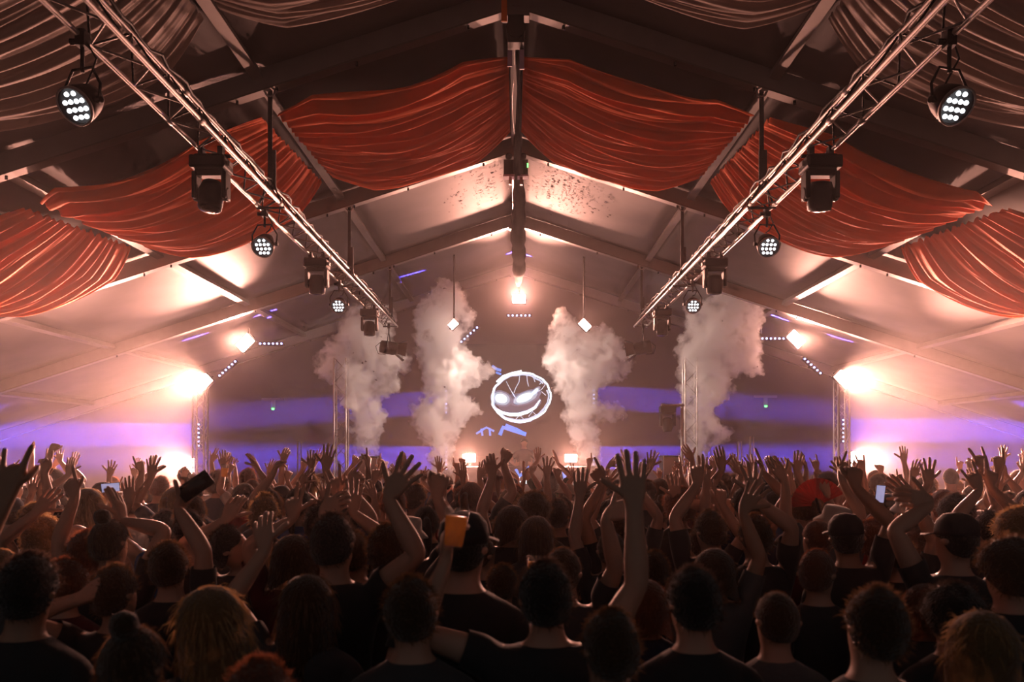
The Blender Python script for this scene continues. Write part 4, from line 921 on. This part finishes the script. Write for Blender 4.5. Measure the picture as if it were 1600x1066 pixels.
# the rest of the crowd: nearest first, shoulder to shoulder up to the stage
tries = 0; spots = []
def free(x, y, r):
    return placed_ok(x, y, r) and all((a-x)**2+(b-y)**2 >= r*r for a, b in spots)
while len(spots) < 190 and tries < 90000:
    tries += 1; y = 3.0+(12.2-3.0)*rnd.random()**.7; x = rnd.uniform(-.66, .645)*y
    if free(x, y, .46+.006*y): spots.append((x, y))
spots.sort(key=lambda s: s[1])
for i, (x, y) in enumerate(spots):
    px = CX+x*F/y; h = rnd.gauss(1.71, .075); h = max(1.55, min(1.86, h))
    if y < 5: h = min(h, 1.60)
    k = h/1.75; arms = []; u = rnd.random(); pr = .25 if y < 5 else .62
    if u < pr:
        both = rnd.random() < .38; sides = (1, -1) if both else (rnd.choice((1, -1)),)
        for sd in sides:
            reach = rnd.uniform(.42, .55)*k; lx = rnd.uniform(-.12, .24)*k*sd; fy = rnd.uniform(-.05, .28)
            lz = math.sqrt(max(.02, reach*reach-lx*lx-fy*fy*.8)); wz = 1.42*k+lz; wx = x+sd*.17*k+lx
            g = rnd.choices(('open', 'spread', 'fist', 'point', 'horns', 'peace', 'relaxed', 'flat'), (28, 18, 14, 14, 7, 7, 8, 6))[0]
            arms.append((sd, CX+wx*F/(y+fy), CY-(wz-CZ)*F/(y+fy), fy, g, rnd.gauss(0, 16)+12*lx/.2*sd*sd, rnd.choice('ffffbs')))
    sty = rnd.choices(STY+['bald', 'cap', 'bucket'], (30, 12, 14, 5, 8, 12, 9, 9, 3, 6, 3))[0]
    hc = rnd.choices(('black', 'brown', 'auburn', 'blond'), (30, 42, 13, 15))[0]
    sh = rnd.choices(list(CLOTH), (28, 16, 12, 12, 9, 7, 5, 6, 5))[0]
    person(px, y, h, sty, hc, sh, arms, rnd.choices((0, 1, 2), (70, 22, 8))[0], rnd.uniform(-.3, .3), (rnd.uniform(-.45, .45), rnd.uniform(-.05, .2), rnd.uniform(-.12, .12)), rnd.choice((-1, 1, 2, 2, 2, 3, 7)) if not arms else rnd.choice((-1, 1, 2, 2)), None, 1+rnd.uniform(-.08, .08), 100+i)
# the performer on stage
pf = person(819, 22.0, 1.78, 'short', 'black', 'black', [(-1, 834, 766, -.3, 'relaxed', -70, 'f'), (1, 804, 766, -.3, 'relaxed', 70, 'f')], 0, math.pi, (0, -.25, 0), 2, 'performer in black standing behind the booth under the glowing oval', 1., 999)
pf.location.z = SH; PEOPLE[-1]['o']['group'] = 'performer'
# labels that single out each of the rest
ZONES = [(120, 'at the left edge'), (260, 'left of far left flood'), (345, 'below far left flood'), (430, 'below left lamp arc'), (500, 'left of first smoke column'), (590, 'below first smoke column'), (655, 'between first two smoke columns'),
         (730, 'below second smoke column'), (800, 'left of the performer'), (870, 'before the booth'), (945, 'below third smoke column'), (1030, 'left of speaker cabinet'), (1120, 'below fourth smoke column'), (1200, 'right of fourth smoke column'),
         (1290, 'below right lamp arc'), (1380, 'below far right flood'), (1480, 'right of far right flood'), (9999, 'at the right edge')]
ORD = ['first', 'second', 'third', 'fourth', 'fifth', 'sixth', 'seventh', 'eighth', 'ninth', 'tenth', 'eleventh', 'twelfth', 'thirteenth', 'fourteenth', 'fifteenth']
seen = {}
for q in PEOPLE:
    if q['label']: q['o']['label'] = q['label']; continue
    z = next(n for lim, n in ZONES if q['px'] < lim); row = ORD[min(14, max(0, int((q['d']-1.9)/.72)))]
    t = q['txt']
    arm = 'both hands up' if len(t) == 2 else (f"{list(t.values())[0]} up" if t else 'arms down')
    hair = SWORD[q['style']]
    if q['style'] not in ('bald', 'cap', 'bucket'): hair = q['hcol']+' '+hair
    base = f"{hair} person in {q['shirt']}, {arm}, {row} row, {z}"
    seen.setdefault(base, []).append(q)
for base, L in seen.items():
    L.sort(key=lambda q: q['px'])
    for i, q in enumerate(L):
        q['o']['label'] = base if len(L) == 1 else base.replace(' person', f" person {('leftmost', 'rightmost')[i > 0] if len(L) == 2 else ORD[i]}", 1)
# things held in hands
def hold(label, cat, name, px, py, d, tilt, parts):
    o = tag(empty(name, P(px, py, d)), label, cat); o.rotation_euler = tilt
    for n_, mb, m in parts: mb.build(n_, m, o, True)
    return o
def cup_parts(h, r, lvl):
    a = MB(); a.lathe([(r*.72, 0), (r*.74, .003), (r, h), (r*.96, h), (r*.71, .006)], None, 18)
    b = MB(); b.lathe([(r*.70, .007), (r*(.70+.26*lvl), h*lvl), (.001, h*lvl)], None, 18)
    return [('cup', a, M['cup']), ('beer', b, M['beer'])]
hold('large plastic cup of amber beer held up beside the black cap', 'cup', 'beer_cup', 708, 856, 2.76, (0, .12, 0), cup_parts(.13, .042, .8))
hold('small amber glass lifted just right of the centre bottom', 'cup', 'beer_cup', 832, 908, 3.65, (0, .15, 0), cup_parts(.11, .036, .75))
hold('small cup of amber beer held high near the far left flood light', 'cup', 'beer_cup', 350, 746, 8.9, (0, .1, 0), cup_parts(.14, .042, .7))
a = MB(); a.box((0, 0, 0), (.078, .009, .16)); b = MB(); b.box((0, .0055, 0), (.07, .002, .148)); c_ = MB(); c_.box((-.02, -.0055, .055), (.02, .003, .03))
hold('black phone held up at a slant at left', 'phone', 'phone', 305, 760, 3.88, (0, .95, .25), [('case', a, M['phone']), ('screen', b, M['screen']), ('camera_bump', c_, M['black'])])
a = MB(); a.box((0, 0, 0), (.16, .009, .078)); b = MB(); b.box((0, -.0055, 0), (.148, .002, .07))
hold('small lit phone screen held up level near the left edge', 'phone', 'phone', 173, 762, 7.0, (.05, -.08, 0), [('case', a, M['phone']), ('screen', b, M['phonelit'])])
a = MB(); a.box((0, 0, 0), (.078, .009, .15)); b = MB(); b.box((0, -.0055, 0), (.07, .002, .14))
hold('small lit phone screen held upright at right', 'phone', 'phone', 1375, 772, 6.9, (.05, .1, 0), [('case', a, M['phone']), ('screen', b, M['phonelit'])])
# red folding fan
fan = tag(empty('folding_fan', P(1278, 790, 6.4)), 'red pleated folding fan held up at right', 'fan'); fan.rotation_euler = (0, -.25, 0)
for i in range(16):
    a0, a1 = math.radians(10+10*i), math.radians(10+10*(i+1)); am = (a0+a1)/2; mb = MB(); r0, r1 = .05, .21
    mb.add([(r0*math.cos(a0), 0, r0*math.sin(a0)), (r1*math.cos(a0), 0, r1*math.sin(a0)), (r1*math.cos(am), -.012, r1*math.sin(am)), (r0*math.cos(am), -.003, r0*math.sin(am)), (r1*math.cos(a1), 0, r1*math.sin(a1)), (r0*math.cos(a1), 0, r0*math.sin(a1))], [(0, 1, 2, 3), (3, 2, 4, 5)])
    o = mb.build('pleat', M['red'], fan); sd = o.modifiers.new('s', 'SOLIDIFY'); sd.thickness = .002
mb = MB(); mb.tube([(0, 0, -.06), (0, 0, .06)], .009, 6); mb.build('handle', M['black'], fan)
# sunglasses on the red-lit face
q = next(q for q in PEOPLE if q['label'] and 'sunglasses' in q['label'])
sg = bpy.data.objects.new('sunglasses', None); COL.objects.link(sg); sg.parent = q['o']
pv = V((0, -.005, 1.50)); sg.matrix_local = Matrix.Translation(pv) @ Matrix.Rotation(-1.15, 4, 'Z') @ Matrix.Rotation(.42, 4, 'X') @ Matrix.Translation(-pv)
for s in (-1, 1):
    mb = MB(); mb.box((s*.033, .1, 1.652), (.052, .008, .034)); mb.build('lens', M['phone'], sg)
    mb = MB(); mb.box((s*.074, .045, 1.658), (.004, .11, .008)); mb.build('temple', M['black'], sg)
mb = MB(); mb.box((0, .102, 1.66), (.02, .006, .006)); mb.build('bridge', M['black'], sg)
# confetti stuck to the roof panels
mb = MB(); r3 = random.Random(3)
for k in range(420):
    right = r3.random() < .72; cx_, cy_ = (1.1, 17.6) if right else (-.6, 17.4)
    x = cx_+r3.gauss(0, .45); y = cy_+r3.gauss(0, .7); s = .012+.03*r3.random()**3
    if abs(x) < .15 or abs(x) > 3 or not 15.8 < y < 20.2: continue
    z = roofz(x)-.055; a = r3.uniform(0, 6.28); ca, sa = math.cos(a)*s, math.sin(a)*s*.7; sl = -SLOPE if x > 0 else SLOPE
    mb.add([(x-ca, y-sa, z-ca*sl), (x+sa, y-ca, z+sa*sl), (x+ca, y+sa, z+ca*sl), (x-sa, y+ca, z-sa*sl)], [(0, 1, 2, 3)])
o = mb.build('stuck_confetti', M['confetti']); tag(o, 'dark confetti scraps stuck to the white roof beside the ridge', 'confetti', kind='stuff'); sd = o.modifiers.new('s', 'SOLIDIFY'); sd.thickness = .004
